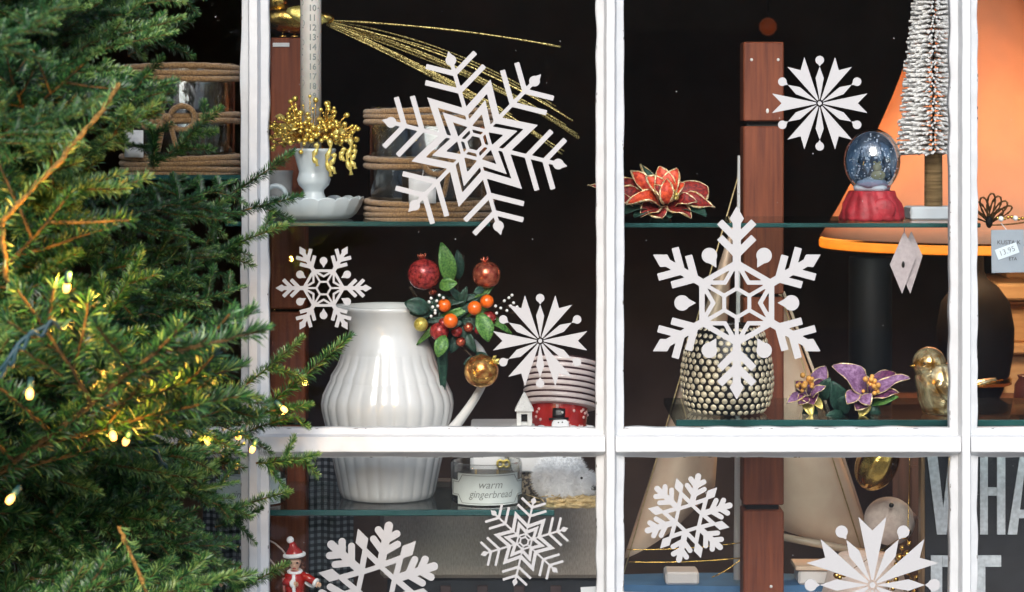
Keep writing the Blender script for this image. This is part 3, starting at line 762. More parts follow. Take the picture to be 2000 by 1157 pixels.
for i in range(40):
    px = RS.uniform(1000, 1160); b_.ball(W(px, 836 - RS.uniform(0, 2), yx + RS.uniform(.0, .08)), RS.uniform(4, 9) * u(yx), 8, 6, (1, 1, .5))
snowpad = tag(own_origin(b_.obj('cotton_snow', FURW), W(1080, 836, yx + .04)), 'strip of white cotton snow under the little house and striped tin', 'snow decoration')

yt = .215; kt = u(yt); ct = W(1090, 842, yt)
tin = thing('striped_tin', 'tilted snowman tin with white stripes and red dotted base', 'tin', ct)
def pt(r, z): return (r, z)
q = B(); q.lathe(ct, [(.1, 0), (52, 0), (54, 3), (57, 50), (57, 52)], 48, None, kt); q.obj('tin_base', REDP, tin)
pk = [(57, 46), (70, 47)]
for i in range(8):
    z = 47 + i * 11.6; pk += [(71.5, z), (73, z + 1.2), (73, z + 7), (71.5, z + 8.2), (69.5, z + 8.6), (69.5, z + 11.0)]
pk += [(66, 140), (66, 60), (.1, 56)]
q = B(); q.lathe(ct, pk, 64, None, kt)
me_o = q.obj('striped_sleeve', [M('pink_white_enamel', (.66, .56, .54), .4, var=.06, coat=.4), M('dark_plum_groove', (.05, .015, .018), .5, var=.2)], tin)
for f in me_o.data.polygons:
    c = f.center; rr = math.hypot(c.x, c.y) / kt
    if 69 < rr < 71.0: f.material_index = 1
RT = random.Random(4); 
for i in range(46):
    a = RT.uniform(0, 2 * PI); z = RT.uniform(4, 42)
    rr = (53.5 + z * .07) * kt
    q = B(); q.ball(ct + Vector((rr * math.cos(a), rr * math.sin(a), z * kt)), 3.1 * kt, 8, 6); q.obj('dot', M('pink_dot', (.75, .45, .42), .4), tin)
fc = lambda x, z, rr=57.0: ct + Vector((rr * math.sin(x / 57), -rr * math.cos(x / 57), z)) * kt
q = B(); q.ball(fc(2, 4), 17 * kt, 18, 10, (1, .25, .85)); q.obj('snowman_face', FURW, tin)
q = B(); q.grid([[fc(x * (1 if z > 20 else 1.0), z, 60) for x in (-14, -6, 2, 9)] for z in (18, 24, 30, 36)]); q.grid([[fc(x, z + .1 * x, 61) for x in (-20, -8, 4, 16)] for z in (14, 18)]); q.obj('snowman_hat', BLACKM, tin, .001)
q = B(); q.ball(fc(4, 28, 60.5), 2.6 * kt, 8, 6); q.obj('hat_bead', WBERRY, tin)
q = B()
for x, z in ((-2, 8), (5, 9)): q.ball(fc(x, z, 61.5), 1.4 * kt, 8, 6)
q.obj('snowman_eye', BLACKM, tin)
tin.rotation_euler = (math.radians(-15), math.radians(4), 0)

yh = .135; kh = u(yh); ch = W(1024, 836, yh)
house = thing('white_tower_ornament', 'tiny white bell tower ornament left of the striped tin', 'ornament', ch)
q = B(); z = ch.z
def hb(cx, w, z0, z1, d=26): q.box((ch.x + cx * kh, yh, ch.z + (z0 + z1) / 2 * kh), (w * kh, d * kh, (z1 - z0) * kh), .0006)
hb(0, 40, -4, 6, 40); hb(-10.5, 9, 6.05, 33); hb(10.5, 9, 6.05, 33); hb(0, 30, 28.05, 34.2, 26.5); hb(0, 11.8, 6.1, 12, 24); q.obj('tower_wall', PLASTER, house)
q = B(); q.lathe(ch + Vector((0, 0, 34.3 * kh)), [(26, 0), (25, 3), (3, 34), (.1, 36)], 4, None, kh, Matrix.Rotation(PI / 4, 3, 'Z')); o = q.obj('tower_roof', PLASTER, house)
for p in o.data.polygons: p.use_smooth = False
q = B(); q.box((ch.x, yh + .004, ch.z + 20 * kh), (12 * kh, 6 * kh, 17 * kh)); q.obj('niche', BLACKM, house)

def scented(px, y, lab, grp):
    kk = u(y); c = Vector((W(px, 0, y).x, y, ZL2)); r = 70 * kk; h = 80 * kk
    t = thing('scented_candle', lab, 'candle', c, grp)
    q = B(); q.lathe(c, [(.0001, 0), (r - .003, 0), (r, .003), (r, h - .004), (r - .0015, h), (r - .003, h - .002), (r - .003, .006), (.0001, .005)], 56); q.obj('glass_bowl', thin_glass('bowl_glass', (.90, .91, .91), 1.6, .05), t)
    q = B(); q.lathe(c, [(.0001, .006), (r - .0045, .006), (r - .0045, h * .66), (.0001, h * .66)], 40); q.obj('wax', M('dark_wax', (.10, .085, .07), .4, var=.1), t)
    for dx in (-20, 22):
        q = B(); q.tube([c + Vector((dx * kk, -.02, h * .6)), c + Vector((dx * kk, -.02, h * .82))], .0018, 6); q.obj('wick', STRAW, t)
    f = on_cyl(c.x, c.y, c.z, r + .0012)
    def lab_poly(s, rr):
        g = on_cyl(c.x, c.y, c.z, rr); n = 14
        rows = []
        for i in range(n + 1):
            x = -68 + 136 * i / n
            rows.append(x)
        return g
    sx = 1.0
    # notched label built as three strips
    q = B(); g = on_cyl(c.x, c.y, c.z, r + .0015)
    def strip(x0, x1, z0, z1, gg):
        n = 12; q.grid([[gg((x0 + (x1 - x0) * i / n) * kk, z) for i in range(n + 1)] for z in (z0, z1)])
    strip(-62, 72, h * .03, h * .78, g); strip(-82, -62.0, h * .22, h * .60, g); strip(72, 92, h * .22, h * .60, g)
    q.obj('paper_label', M('pale_label', (.60, .66, .64), .7, var=.02), t)
    q = B(); g2 = on_cyl(c.x, c.y, c.z, r + .0019)
    pts = [(-78, .26), (-60, .26), (-54, .14), (-50, .07), (62, .07), (66, .16), (72, .26), (88, .26), (88, .56), (72, .56), (66, .66), (62, .74), (-50, .74), (-54, .66), (-60, .56), (-78, .56)]
    dense = []
    for i in range(len(pts)):
        a, c2 = pts[i], pts[(i + 1) % len(pts)]
        for j in range(6): dense.append((a[0] + (c2[0] - a[0]) * j / 6, a[1] + (c2[1] - a[1]) * j / 6))
    q.tube([g2(x * kk, z * h) for x, z in dense], .0004, 5, True); q.obj('label_border', GINK, t)
    q = B()
    add_text(q, 'warm', 21 * kk, lambda x, z: g2(x + 8 * kk, z + h * .52), shear=.3)
    add_text(q, 'gingerbread', 20 * kk, lambda x, z: g2(x * .92 + 10 * kk, z + h * .29), shear=.3)
    q.obj('label_lettering', GINK, t)
    return t
scented(950, .128, 'glass candle labelled warm gingerbread between jug and furry ornament', 'scented candles')
scented(491, .128, 'pale labelled glass candle mostly hidden behind the left mullion', 'scented candles')

yf = .135; kf = u(yf); cf = W(1094, 932, yf)
fur = thing('furry_animal', 'white furry animal ornament on a straw base beside the scented candle', 'ornament', Vector((cf.x, yf, ZL2)))
q = B(); q.ball(cf, 1, 24, 16, (50 * kf, 44 * kf, 46 * kf)); q.ball(W(1135, 942, yf - .01), 1, 16, 10, (28 * kf, 24 * kf, 22 * kf)); q.obj('body', FURW, fur)
RF = random.Random(2); q = B(); q.sm = False
for i in range(15000):
    if i < 11500: c, s = cf, (50, 44, 46)
    else: c, s = W(1135, 942, yf - .01), (28, 24, 22)
    d = Vector((RF.gauss(0, 1), RF.gauss(0, 1), RF.gauss(0, 1))).normalized()
    p = c + Vector((d.x * s[0], d.y * s[1], d.z * s[2])) * kf * .97
    dd = (d * .45 + Vector((RF.uniform(-.7, .7), RF.uniform(-.7, .7), RF.uniform(-.9, .3)))).normalized() * RF.uniform(7, 15) * kf
    o1 = dd.orthogonal().normalized() * .0004; o2 = dd.normalized().cross(o1)
    a, b2, c2, t2 = q.v(p + o1), q.v(p - o1 * .5 + o2 * .8), q.v(p - o1 * .5 - o2 * .8), q.v(p + dd)
    q.face([a, b2, t2]); q.face([b2, c2, t2]); q.face([c2, a, t2])
tag(q.obj('fur', FURW, fur, recalc=False), kind='stuff')
q = B(); q.ball(W(1160, 953, yf - .02), 6 * kf, 10, 8, (1.2, 1, .9)); q.obj('nose', BLACKM, fur)
q = B(); q.ball(W(1136, 934, yf - .036), 2.6 * kf, 8, 6); q.obj('eye', BLACKM, fur)
for (x0, x1, py, rr) in ((1068, 1164, 980, 6), (1078, 1168, 989, 5.5), (1060, 1150, 990, 4.5), (1090, 1168, 974, 4)):
    q = B(); q.tube([W(x0 + (x1 - x0) * i / 8, py + 1.5 * math.sin(i * 1.7 + x0) - 2, yf - .02 + .006 * math.sin(x0)) for i in range(9)], rr * kf, 8); q.obj('straw_bundle', STRAW, fur)
q = B()
for i in range(60):
    x = RF.uniform(1052, 1165); p = W(x, RF.uniform(970, 990), yf - RF.uniform(.0, .035)); q.tube([p, p + Vector((RF.uniform(-.02, .02), RF.uniform(-.01, .01), RF.uniform(-.004, .006)))], .0007, 4)
tag(q.obj('loose_straw', STRAW, fur), kind='stuff')

# small white card at the bottom
q = B(); p = W(1152, 1158, .10); q.box(p, (.024, .001, .016), 0, Matrix.Rotation(math.radians(-3), 3, 'Y')); card = own_origin(q.obj('small_card', PAPER), p)
tag(card, 'small white price card at the bottom by the centre mullion', 'card')
q = B(); q.box(p + Vector((0, .006, -.011)), (.02, .012, .006)); q.obj('card_foot', PAPER, card)

# ================================================================== LINEN BOX, PLINTH, GINGHAM
yl = .41; a, c = W(742, 957, yl), W(1190, 1131, yl)
q = B(); q.box(((a.x + c.x) / 2, yl + .06, (a.z + c.z) / 2), (c.x - a.x, .12, a.z - c.z), .006)
tag(own_origin(q.obj('linen_box', LINEN), ((a.x + c.x) / 2, yl + .06, c.z)), 'wide taupe linen covered box behind the lower left shelf', 'box')
pl0 = thing('dark_plinth', 'dark plinth holding up the taupe linen box', 'plinth', ((a.x + c.x) / 2, yl + .06, PLAT))
q = B(); q.box(((a.x + c.x) / 2, yl + .065, (PLAT + c.z) / 2 - .0015), (c.x - a.x - .02, .10, c.z - PLAT - .003), .003); q.obj('plinth_body', M('slate_blue_paint', (.03, .035, .045), .6, var=.2), pl0)
for i in range(4):
    px = 870 + i * 72; q = B(); q.box((W(px, 0, yl).x, yl + .011, (PLAT + c.z) / 2 - .002), (.016, .006, c.z - PLAT - .02), .001); q.obj('plinth_slat', M('dusky_pink_paint', (.10, .065, .065), .6, var=.2), pl0)
yg = .387
rows = []
for i in range(61):
    px = 396 + (690 - 396) * i / 60; row = []
    for j in range(14):
        p = W(px, 845 + (rowz(PLAT, yg) - 2 - 845) * j / 13, yg); p.y += .006 * math.sin(i * .55 + j * .12); row.append(p)
    rows.append(row)
q = B(); q.grid(rows); g = q.obj('gingham_cloth', GINGHAM, None, .0012); own_origin(g, W(543, 845, yg))
tag(g, 'dark blue and white gingham cloth hanging behind the left post', 'cloth')

# ================================================================== RED COATED DOLLS
def doll(hx, hy, y, lab, hair, beard, larm, rarm, grp='red coated doll ornaments'):
    k = u(y)
    P = lambda dx, dz, dy=0: Vector((W(hx, hy, y).x + dx * k, y + dy * k, W(hx, hy, y).z + dz * k))
    feet = (ZL3 - W(hx, hy, y).z) / k
    t = thing('doll', lab, 'doll', Vector((P(0, 0).x, y, ZL3)), grp)
    # one continuous skinned body
    V = [P(0, -70), P(0, -40), P(0, -24), P(0, -16), P(0, 0), P(0, 10)]; E = [(0, 1), (1, 2), (2, 3), (3, 4), (4, 5)]; RAD = [12, 13, 9, 5, 15, 13]
    def chain(start, pts, rr):
        prev = start
        for p, r in zip(pts, rr): V.append(p); RAD.append(r); E.append((prev, len(V) - 1)); prev = len(V) - 1
        return prev
    for arm_ in (larm, rarm):
        s = -1 if arm_ is larm else 1
        el, wr_ = arm_
        chain(2, [P(s * 16, -27), P(*el), P(*wr_)], [6, 4.6, 3.2])
    for s in (-1, 1): chain(0, [P(s * 8, -78), P(s * 9, (feet - 78) / 2), P(s * 9, feet + 6), P(s * 9, feet + 3, -9)], [8, 6, 4, 4])
    me = bpy.data.meshes.new('body'); me.from_pydata([p - t.location for p in V], E, []); me.materials.append(SKIN)
    o = bpy.data.objects.new('body', me); COL.objects.link(o); o.parent = t
    o.modifiers.new('skin', 'SKIN'); 
    for i, sv in enumerate(me.skin_vertices[0].data): sv.radius = (RAD[i] * k, RAD[i] * k); sv.use_root = (i == 0)
    o.modifiers.new('sub', 'SUBSURF').levels = 2; o.modifiers['sub'].render_levels = 2
    for arm_ in (larm, rarm):
        el, w_ = Vector((arm_[0][0], arm_[0][2] if len(arm_[0]) > 2 else 0, arm_[0][1])), Vector((arm_[1][0], arm_[1][2] if len(arm_[1]) > 2 else 0, arm_[1][1]))
        d = (w_ - el).normalized(); c0 = P(w_.x, w_.z, w_.y); sdv = Vector((0, 1, 0)).cross(d).normalized()
        q = B(); q.ball(c0 + d * 4 * k, 4.2 * k, 10, 8, (1, .7, 1))
        for f in range(4):
            s = (f - 1.5) * 1.9; q.tube([c0 + (d * 5 + sdv * s) * k, c0 + (d * (9 + (f in (1, 2)) * 1.2) + sdv * s * 1.15) * k, c0 + (d * (11.5 + (f in (1, 2)) * 1.2) + sdv * s * 1.1 + Vector((0, -1.5, 0))) * k], [1.2 * k, 1.05 * k, .8 * k], 6)
        q.tube([c0 + (d * 2 + sdv * 3) * k, c0 + (d * 5 + sdv * 6) * k, c0 + (d * 7 + sdv * 6.5) * k], [1.5 * k, 1.3 * k, .9 * k], 6)
        q.obj('hand', SKIN, t)
        q = B(); a0 = P((-1 if arm_ is larm else 1) * 13, -25); q.tube([a0, P((el.x) * .7 + a0.x * 0, el.z * .6 - 11, el.y * .6), P(el.x, el.z, el.y), P(w_.x, w_.z, w_.y) - d * 2 * k], [9 * k, 8.5 * k, 8 * k, 7 * k], 12); q.obj('sleeve', REDP, t)
        q = B(); q.tube([c0 - d * 4 * k, c0 - d * 2 * k, c0 + d * 1.5 * k, c0 + d * 3 * k], [6 * k, 9 * k, 9 * k, 6 * k], 14); q.obj('cuff', FURW, t)
    def coat(r, z, a): return r * (1 + .05 * math.sin(a * 7) * max(0, -z - 60) / 60), z
    q = B(); q.lathe(P(0, 0), [(6, -16), (12, -19), (19, -25), (20, -38), (18, -55), (20, -70), (27, -100), (31, -122), (29, -123), (15, -90)], 40, coat, k); q.obj('coat', REDP, t)
    q = B(); q.tube([P(-1, -22, -16), P(-1, -38, -21.5), P(0, -55, -19.5), P(1, -70, -21.5), P(2, -98, -28), P(2, -120, -32)], [3.6 * k] * 6, 8)
    q.obj('coat_trim', FURW, t)
    q = B(); q.tube([P(12 * math.cos(a), -18 + 2.2 * math.sin(a), 12 * math.sin(a)) for a in [i * PI / 12 for i in range(24)]], 3.6 * k, 8, True); q.tube([P(31 * math.cos(a), -122, 31 * math.sin(a)) for a in [i * PI / 12 for i in range(24)]], 4 * k, 8, True); q.obj('fur_collar', FURW, t)
    # face
    q = B(); q.ball(P(-6, 1, -15.2), 2.1 * k, 8, 6, (1.25, .5, .8)); q.ball(P(6, 1, -15.2), 2.1 * k, 8, 6, (1.25, .5, .8)); q.obj('eye', BLACKM, t)
    q = B(); q.ball(P(0, -4, -16.5), 2.2 * k, 8, 6, (.8, 1, 1)); q.obj('nose', SKIN, t)
    q = B(); q.ball(P(0, -10, -14.6), 2.2 * k, 8, 6, (1.6, .5, .55)); q.obj('mouth', REDP, t)
    q = B(); rg = random.Random(int(hx))
    if hair:
        for i in range(46):
            a = rg.uniform(.05 * PI, .95 * PI) if i > 16 else (rg.choice((0, PI)) + rg.uniform(-.25, .1)); zz = rg.uniform(-18, 12)
            q.ball(P(15.5 * math.cos(a), zz, 14 * abs(math.sin(a))), rg.uniform(3.4, 5.2) * k, 8, 6)
        for i in range(9): q.ball(P(-12 + 3 * i, 12 - .12 * (i - 4) ** 2, -11 - (4 - abs(i - 4))), 3.4 * k, 8, 6)
        q.obj('hair', HAIR, t)
    if beard:
        for i in range(60): q.ball(P(rg.uniform(-16, 16), -8 - rg.uniform(0, 26), -14 + rg.uniform(-3, 3) + abs(rg.gauss(0, 3))), rg.uniform(3, 5) * k, 8, 6)
        for i in range(30): a = rg.uniform(0, PI); q.ball(P(16 * math.cos(a), rg.uniform(-14, 10), 13 * math.sin(a)), 4.5 * k, 8, 6)
        q.obj('beard', FURW, t)
    q = B(); q.lathe(P(-1, 13), [(18, 0), (17, 6), (12, 13), (8, 18), (7, 22), (5, 26), (.1, 28)], 24, lambda r, z, a: (r, z), k, Matrix.Rotation(math.radians(-10), 3, 'Y')); q.obj('hat', REDP, t)
    q = B(); q.tube([P(18.5 * math.cos(a) - 1, 14 + 1.5 * math.cos(a) , 18 * math.sin(a)) for a in [i * PI / 14 for i in range(28)]], 4.2 * k, 9, True); q.obj('hat_brim', FURW, t)
    q = B(); q.ball(P(-9, 43), 7.2 * k, 14, 10); q.obj('pompom', FURW, t)
    for s in (-1, 1):
        q = B(); q.ball(P(s * 9, feet + 5, -4), 1, 12, 8, (6 * k, 11 * k, 5 * k)); q.obj('boot', BLACKM, t)
    return t, P
d1, P1 = doll(576, 1098, .085, 'small doll in red coat and bobble hat beside the left mullion', True, False, ((-17, -38, -8), (-1, -38, -20)), ((26, -30, -4), (42, -38, -12)))
q = B(); q.tube([P1(-52, 42, 4), P1(-40, 36, 4), P1(-26, 24, 4), P1(-14, 8, 4)], 1.8 * u(.085), 7); q.tube([P1(-52, 8, 4), P1(-38, -10, 4), P1(-22, -26, 4)], 1.8 * u(.085), 7); q.obj('hanging_loop', M('pale_cord', (.55, .42, .36), .7), d1)
q = B(); q.sheet(P1(14, -22, 6), P1(36, -52, 10), (.3, -1, .2), 10 * u(.085), .15, .2); q.obj('wing', FURW, d1, .001)
q = B(); q.tube([P1(-22, -30, -6), P1(-20, -60, -6)], 2.6 * u(.085), 8); q.obj('candy_stick', M('pink_white_stick', (.6, .25, .22), .5, var=.4, vs=150, stretch=(.2, .2, 1)), d1)
d2, P2 = doll(492, 1082, .085, 'white bearded doll in red coat mostly hidden behind the left mullion', False, True, ((-34, -38, -8), (-52, -52, -12)), ((22, -40, -6), (14, -52, -16)))

# ================================================================== RIGHT BAY: FLOWERS
EDGEGOLD = glitter('pale_gold_trim', (.65, .40, .12), (1.0, .86, .58), 700, .35, .45)
def petal(root, bx_, by_, tx, ty, w, m, y0, y1, nrm=(0, -1, .4), curl=.15, cup=.25, ruf=.02, edge=GOLDG, er=1.5):
    q = B(); sh = lambda t: (math.sin(PI * min(1, t * .9 + .07)) ** .75) * (1 if t < .97 else .35)
    o = q.sheet(W(bx_, by_, y0), W(tx, ty, y1), nrm, w * u(y0), curl, cup, 9, 5, sh, ruf, tx * .37)
    p = q.obj('petal', m, root, .0008)
    if edge:
        RE = random.Random(int(tx * 7 + ty)); q = B(); q.tube(o, [er * u(y0) * RE.choice((.35, .7, 1.0, 1.5)) for _ in o], 5); q.obj('petal_edge', edge, p)
    return p
fl = thing('red_flower', 'red velvet flower with gold edged petals on the upper right shelf', 'artificial flower', Vector((W(1290, 0, .13).x, .13, ZR1)))
for a in ((1297, 392, 1262, 345, 17, ORV, .092, .090, (.55, -1, .1), .20, .55, .03), (1300, 390, 1288, 326, 20, ORV, .098, .094, (.15, -1, .1), .14, .5, .04), (1304, 392, 1322, 330, 18, ORV, .096, .095, (-.35, -1, .1), .16, .5, .04), (1306, 394, 1336, 358, 14, ORV, .09, .092, (-.6, -1, .2), .2, .5, .03),
          (1300, 398, 1302, 350, 13, ORV, .080, .078, (0, -1, .15), .3, .5, .05), (1298, 398, 1278, 362, 11, REDV, .080, .080, (.4, -1, .2), .25, .5, .04),
          (1275, 408, 1230, 335, 17, ORV, .125, .135, (.7, -1, .3), .18, .4, .05), (1262, 408, 1204, 348, 20, REDV, .13, .14, (.6, -1, .5), .15, .4, .05), (1268, 405, 1198, 378, 20, REDV, .12, .115, (.3, -1, .8), .16, .35, .05), (1322, 404, 1382, 366, 30, REDV, .14, .15, (-.3, -1, .3), .12, .25, .03),
          (1290, 404, 1224, 398, 15, ORV, .10, .082, (0, -1, 1), .28, .45, .04), (1310, 405, 1396, 408, 17, REDV, .11, .10, (0, -.9, 1), .18, .5, .06), (1298, 408, 1350, 426, 18, REDV, .10, .085, (0, -.8, 1), .2, .4, .06), (1288, 408, 1252, 424, 18, REDV, .10, .085, (0, -.8, 1), .2, .4, .06), (1318, 402, 1362, 396, 13, REDV, .095, .085, (0, -1, .9), .25, .5, .06),
          (1280, 400, 1252, 322, 11, LEAFD, .15, .16, (.3, -1, .3), .16, .35, .05), (1250, 412, 1148, 362, 12, REDV, .11, .10, (0, -1, .8), .12, .3, .04), (1280, 410, 1292, 427, 20, REDV, .10, .08, (0, -1, .6), .1, .3, .05)):
    petal(fl, *a[:8], nrm=a[8], curl=a[9], cup=a[10], ruf=a[11], edge=EDGEGOLD, er=1.7)
for x0, x1, y1_ in ((1280, 1212, 420), (1285, 1238, 424), (1310, 1380, 422), (1290, 1310, 426)):
    q = B(); q.sheet(W(x0, 412, .12), W(x1, y1_, .085), (0, -.6, 1), 22 * u(.1), .15, .3, ruffle=.03, seed=x1); q.obj('leaf', LEAFD, fl, .0008)
RP = random.Random(6)
for i in range(16):
    q = B(); q.ball(W(1312 + RP.gauss(0, 7), 382 + RP.gauss(0, 5), .075 + RP.uniform(0, .01)), RP.uniform(3, 5) * u(.08), 8, 6); q.obj('stamen', GOLDG, fl)
q = B(); q.lathe(Vector((W(1290, 0, .12).x, .12, ZR1)), [(.1, 0), (22, 0), (18, 8), (6, 22), (.1, 22)], 20, None, u(.12)); q.obj('flower_base', LEAFD, fl)

def purple(name, lab, spec, cen, leaves, by):
    t = thing(name, lab, 'artificial flower', Vector((W(cen[0], 0, .12).x, .12, ZR2)), 'purple flowers on the lower right shelf')
    for a in spec: petal(t, *a[:8], nrm=a[8], curl=.16, cup=.4, ruf=.055, edge=EDGEGOLD, er=1.1)
    for i in range(15):
        q = B(); q.ball(W(cen[0] + RP.gauss(0, 9), cen[1] + RP.gauss(0, 8), .085 + RP.uniform(0, .012)), RP.uniform(3.5, 6) * u(.09), 8, 6); q.obj('stamen', M('amber_bead', (.72, .36, .08), .4, var=.25, vs=90), t)
    for x0, y0, x1, y1_, w, m in leaves:
        q = B(); q.sheet(W(x0, y0, .12), W(x1, y1_, .10), (0, -1, .5), w * u(.1), .15, .3, ruffle=.03, seed=x1); q.obj('leaf', m, t, .0008)
    q = B(); q.lathe(Vector((W(cen[0] + 5, 0, .12).x, .12, ZR2)), [(.1, 0), (16, 0), (13, 10), (5, 34), (.1, 34)], 20, None, u(.12)); q.obj('flower_base', LEAFD, t)
    return t
purple('purple_flower', 'smaller purple flower with amber centre beside the studded holder',
       [(1575, 770, 1536, 789, 10, PURV, .11, .09, (0, -1, .8)), (1580, 772, 1612, 716, 17, PURV, .12, .13, (0, -1, .3)), (1570, 765, 1552, 745, 10, DPURV, .10, .10, (.3, -1, .3)), (1585, 775, 1612, 755, 8, PURV, .095, .085, (0, -1, .9)), (1575, 775, 1560, 790, 12, DPURV, .10, .09, (0, -1, .5)), (1590, 765, 1606, 742, 12, DPURV, .11, .115, (0, -1, .2)), (1578, 778, 1590, 790, 18, DPURV, .105, .09, (0, -1, .6)), (1562, 770, 1562, 752, 9, PURV, .11, .115, (0, -1, .2))],
       (1577, 748), [(1570, 775, 1585, 815, 12, GOLDG), (1585, 778, 1606, 800, 10, GOLDG), (1600, 780, 1622, 738, 16, LEAFD)], 0)
purple('purple_flower', 'larger purple flower with gold edged petals left of the gold bird',
       [(1690, 772, 1628, 714, 24, PURV, .11, .10, (.3, -1, .6)), (1690, 768, 1748, 728, 16, DPURV, .13, .14, (0, -1, .5)), (1700, 775, 1776, 738, 13, PURV, .11, .10, (0, -1, 1)), (1672, 768, 1655, 790, 14, PURV, .095, .08, (0, -1, .8)), (1680, 776, 1698, 792, 16, PURV, .095, .08, (0, -1, .9)), (1690, 772, 1672, 802, 18, DPURV, .105, .09, (0, -1, .4)), (1700, 778, 1755, 768, 12, DPURV, .11, .10, (0, -1, .8)), (1685, 765, 1680, 728, 14, DPURV, .13, .14, (0, -1, .2))],
       (1700, 750), [(1690, 785, 1680, 815, 14, GOLDG), (1700, 790, 1755, 776, 12, LEAFG), (1640, 800, 1625, 745, 20, LEAFD), (1640, 805, 1660, 770, 16, LEAFD), (1650, 812, 1612, 812, 9, LEAFD)], 0)

# ------------------------------------------------------------------ studded candle holder
ys = .135; ks = u(ys); cs = Vector((W(1420, 0, ys).x, ys, ZR2))
st = thing('studded_candle_holder', 'black and gold hammered egg shaped candle holder on lower right shelf', 'candle holder', cs)
hp = [(62, 1), (74, 6), (82, 18), (87, 36), (89.5, 56), (89, 78), (87, 98), (83.5, 116), (79, 134), (74, 150), (68, 162), (58, 171)]
q = B(); q.lathe(cs, [(.1, 1)] + hp + [(55, 172), (52, 166), (64, 140), (75, 90), (80, 40), (60, 10), (.1, 8)], 64, None, ks); q.obj('bowl', BLACKM, st)
stud = mesh_of(B().ball((0, 0, 0), 1.0, 8, 5, (1, 1, .34)), 'stud', PALEG)
for f in stud.polygons: f.use_smooth = True
def rad_at(z):
    for (r0, z0), (r1, z1) in zip(hp[:-1], hp[1:]):
        if z0 <= z <= z1: return r0 + (r1 - r0) * (z - z0) / (z1 - z0), (r1 - r0) / (z1 - z0)
    return hp[-1][0], -.4
backb = B(); ns_ = 0; RU = random.Random(9)
for i in range(14):
    z = 7 + i * 12.2; r, sl_ = rad_at(z); n = 33
    for j in range(n):
        a = 2 * PI * (j + .5 * (i % 2)) / n + RU.uniform(-.02, .02)
        nrm = Vector((math.cos(a), math.sin(a), -sl_)).normalized(); p = cs + Vector((r * math.cos(a), r * math.sin(a), z + RU.uniform(-.8, .8))) * ks
        s = r * PI / n * .80 * RU.uniform(.85, 1.05)
        qt = nrm.to_track_quat('Z', 'Y')
        if math.sin(a) < -.12 and ns_ < 299: link_part(stud, 'stud', st, p, qt, (s * ks, min(6.4, s * 1.0) * ks, s * ks)); ns_ += 1
        else: backb.ball(p, s * ks, 7, 5, (1, 1, .45), qt.to_matrix())
tag(backb.obj('far_side_studs', PALEG, st), kind='stuff')

# ------------------------------------------------------------------ gold glass bird
MERC = glitter('mercury_gold_glass', (.40, .19, .03), (1.0, .86, .50), 130, .16, .75, .35)
yo = .125; ko = u(yo); co = Vector((W(1834, 0, yo).x, yo, ZR2))
gb = thing('gold_glass_bird', 'round mercury gold glass bird at the right end of the shelf', 'ornament', co)
q = B(); q.lathe(co, [(.1, 0), (34, 0), (40, 3), (50, 28), (54, 50), (52, 70), (46, 86), (40, 94), (38, 98), (.1, 99)], 40, lambda r, z, a: (r * (1 + .18 * math.cos(a) * (1 if z < 60 else .4)), z), ko); q.obj('body', MERC, gb)
q = B(); q.ball(co + Vector((-20, -4, 97)) * ko, 33 * ko, 24, 16); q.obj('head', MERC, gb)
q = B(); q.lathe(co + Vector((-48, -12, 94)) * ko, [(6, 0), (.1, 13)], 10, None, ko, Matrix.Rotation(-PI / 2, 3, 'Y')); q.obj('beak', GOLD, gb)
q = B(); q.ball(co + Vector((-34, -31, 100)) * ko, 3.4 * ko, 8, 6); q.obj('eye', BLACKM, gb)
q = B(); q.sheet(co + Vector((-14, -50, 66)) * ko, co + Vector((52, -44, 24)) * ko, (0, -1, .1), 22 * ko, .08, -.2); q.obj('wing', MERC, gb, .002)
q = B(); q.sheet(co + Vector((40, 0, 40)) * ko, co + Vector((112, 0, 66)) * ko, (0, 0, 1), 18 * ko, .05, .1); q.obj('tail', MERC, gb, .004)

# ------------------------------------------------------------------ snow globe
yn = .155; kn = u(yn); cn = Vector((W(1703, 0, yn).x, yn, ZR1))
sg = thing('snow_globe', 'snow globe on a carved red base beside the white bottle brush tree', 'snow globe', cn)
def carve(r, z, a): return r * (1 + .05 * (abs(math.sin(a * 7 + z * .02)) ** .6 * 2 - 1.2) * min(1, (62 - z) / 20 + .3)) + 2 * math.sin(a * 5 + z * .12), z
q = B(); q.lathe(cn, [(.1, 0), (60, 0), (62, 6), (59, 20), (55, 34), (48, 46), (44, 56), (42, 58), (.1, 58)], 88, carve, kn); q.obj('carved_base', SNOWRED, sg)
q = B()
q.ball(cn + Vector((14, -54, 23)) * kn, 1, 18, 12, (24 * kn, 8 * kn, 22 * kn))
q.obj('carved_boulder', SNOWRED, sg)
q = B(); q.ball(cn + Vector((0, 0, 116)) * kn, 1, 40, 26, (56 * kn, 56 * kn, 64 * kn)); q.obj('globe', thin_glass('globe_glass', (.72, .80, .90), 3.2, .04, base=.05), sg)
q = B(); q.lathe(cn, [(.1, 58), (34, 58), (36, 66), (26, 78), (.1, 84)], 24, lambda r, z, a: (r * (1 + .12 * math.sin(a * 4)), z), kn); q.obj('snow_mound', M('blue_snow', (.42, .48, .55), .8, var=.1), sg)
q = B(); q.ball(cn + Vector((10, -12, 88)) * kn, 12 * kn, 12, 8, (1.2, 1, .9)); q.ball(cn + Vector((8, -14, 104)) * kn, 9 * kn, 12, 8); q.ball(cn + Vector((3, -14, 113)) * kn, 3 * kn, 8, 6); q.ball(cn + Vector((13, -14, 113)) * kn, 3 * kn, 8, 6); q.obj('bear_figure', M('honey_resin', (.40, .34, .16), .6, var=.2), sg)
q = B()
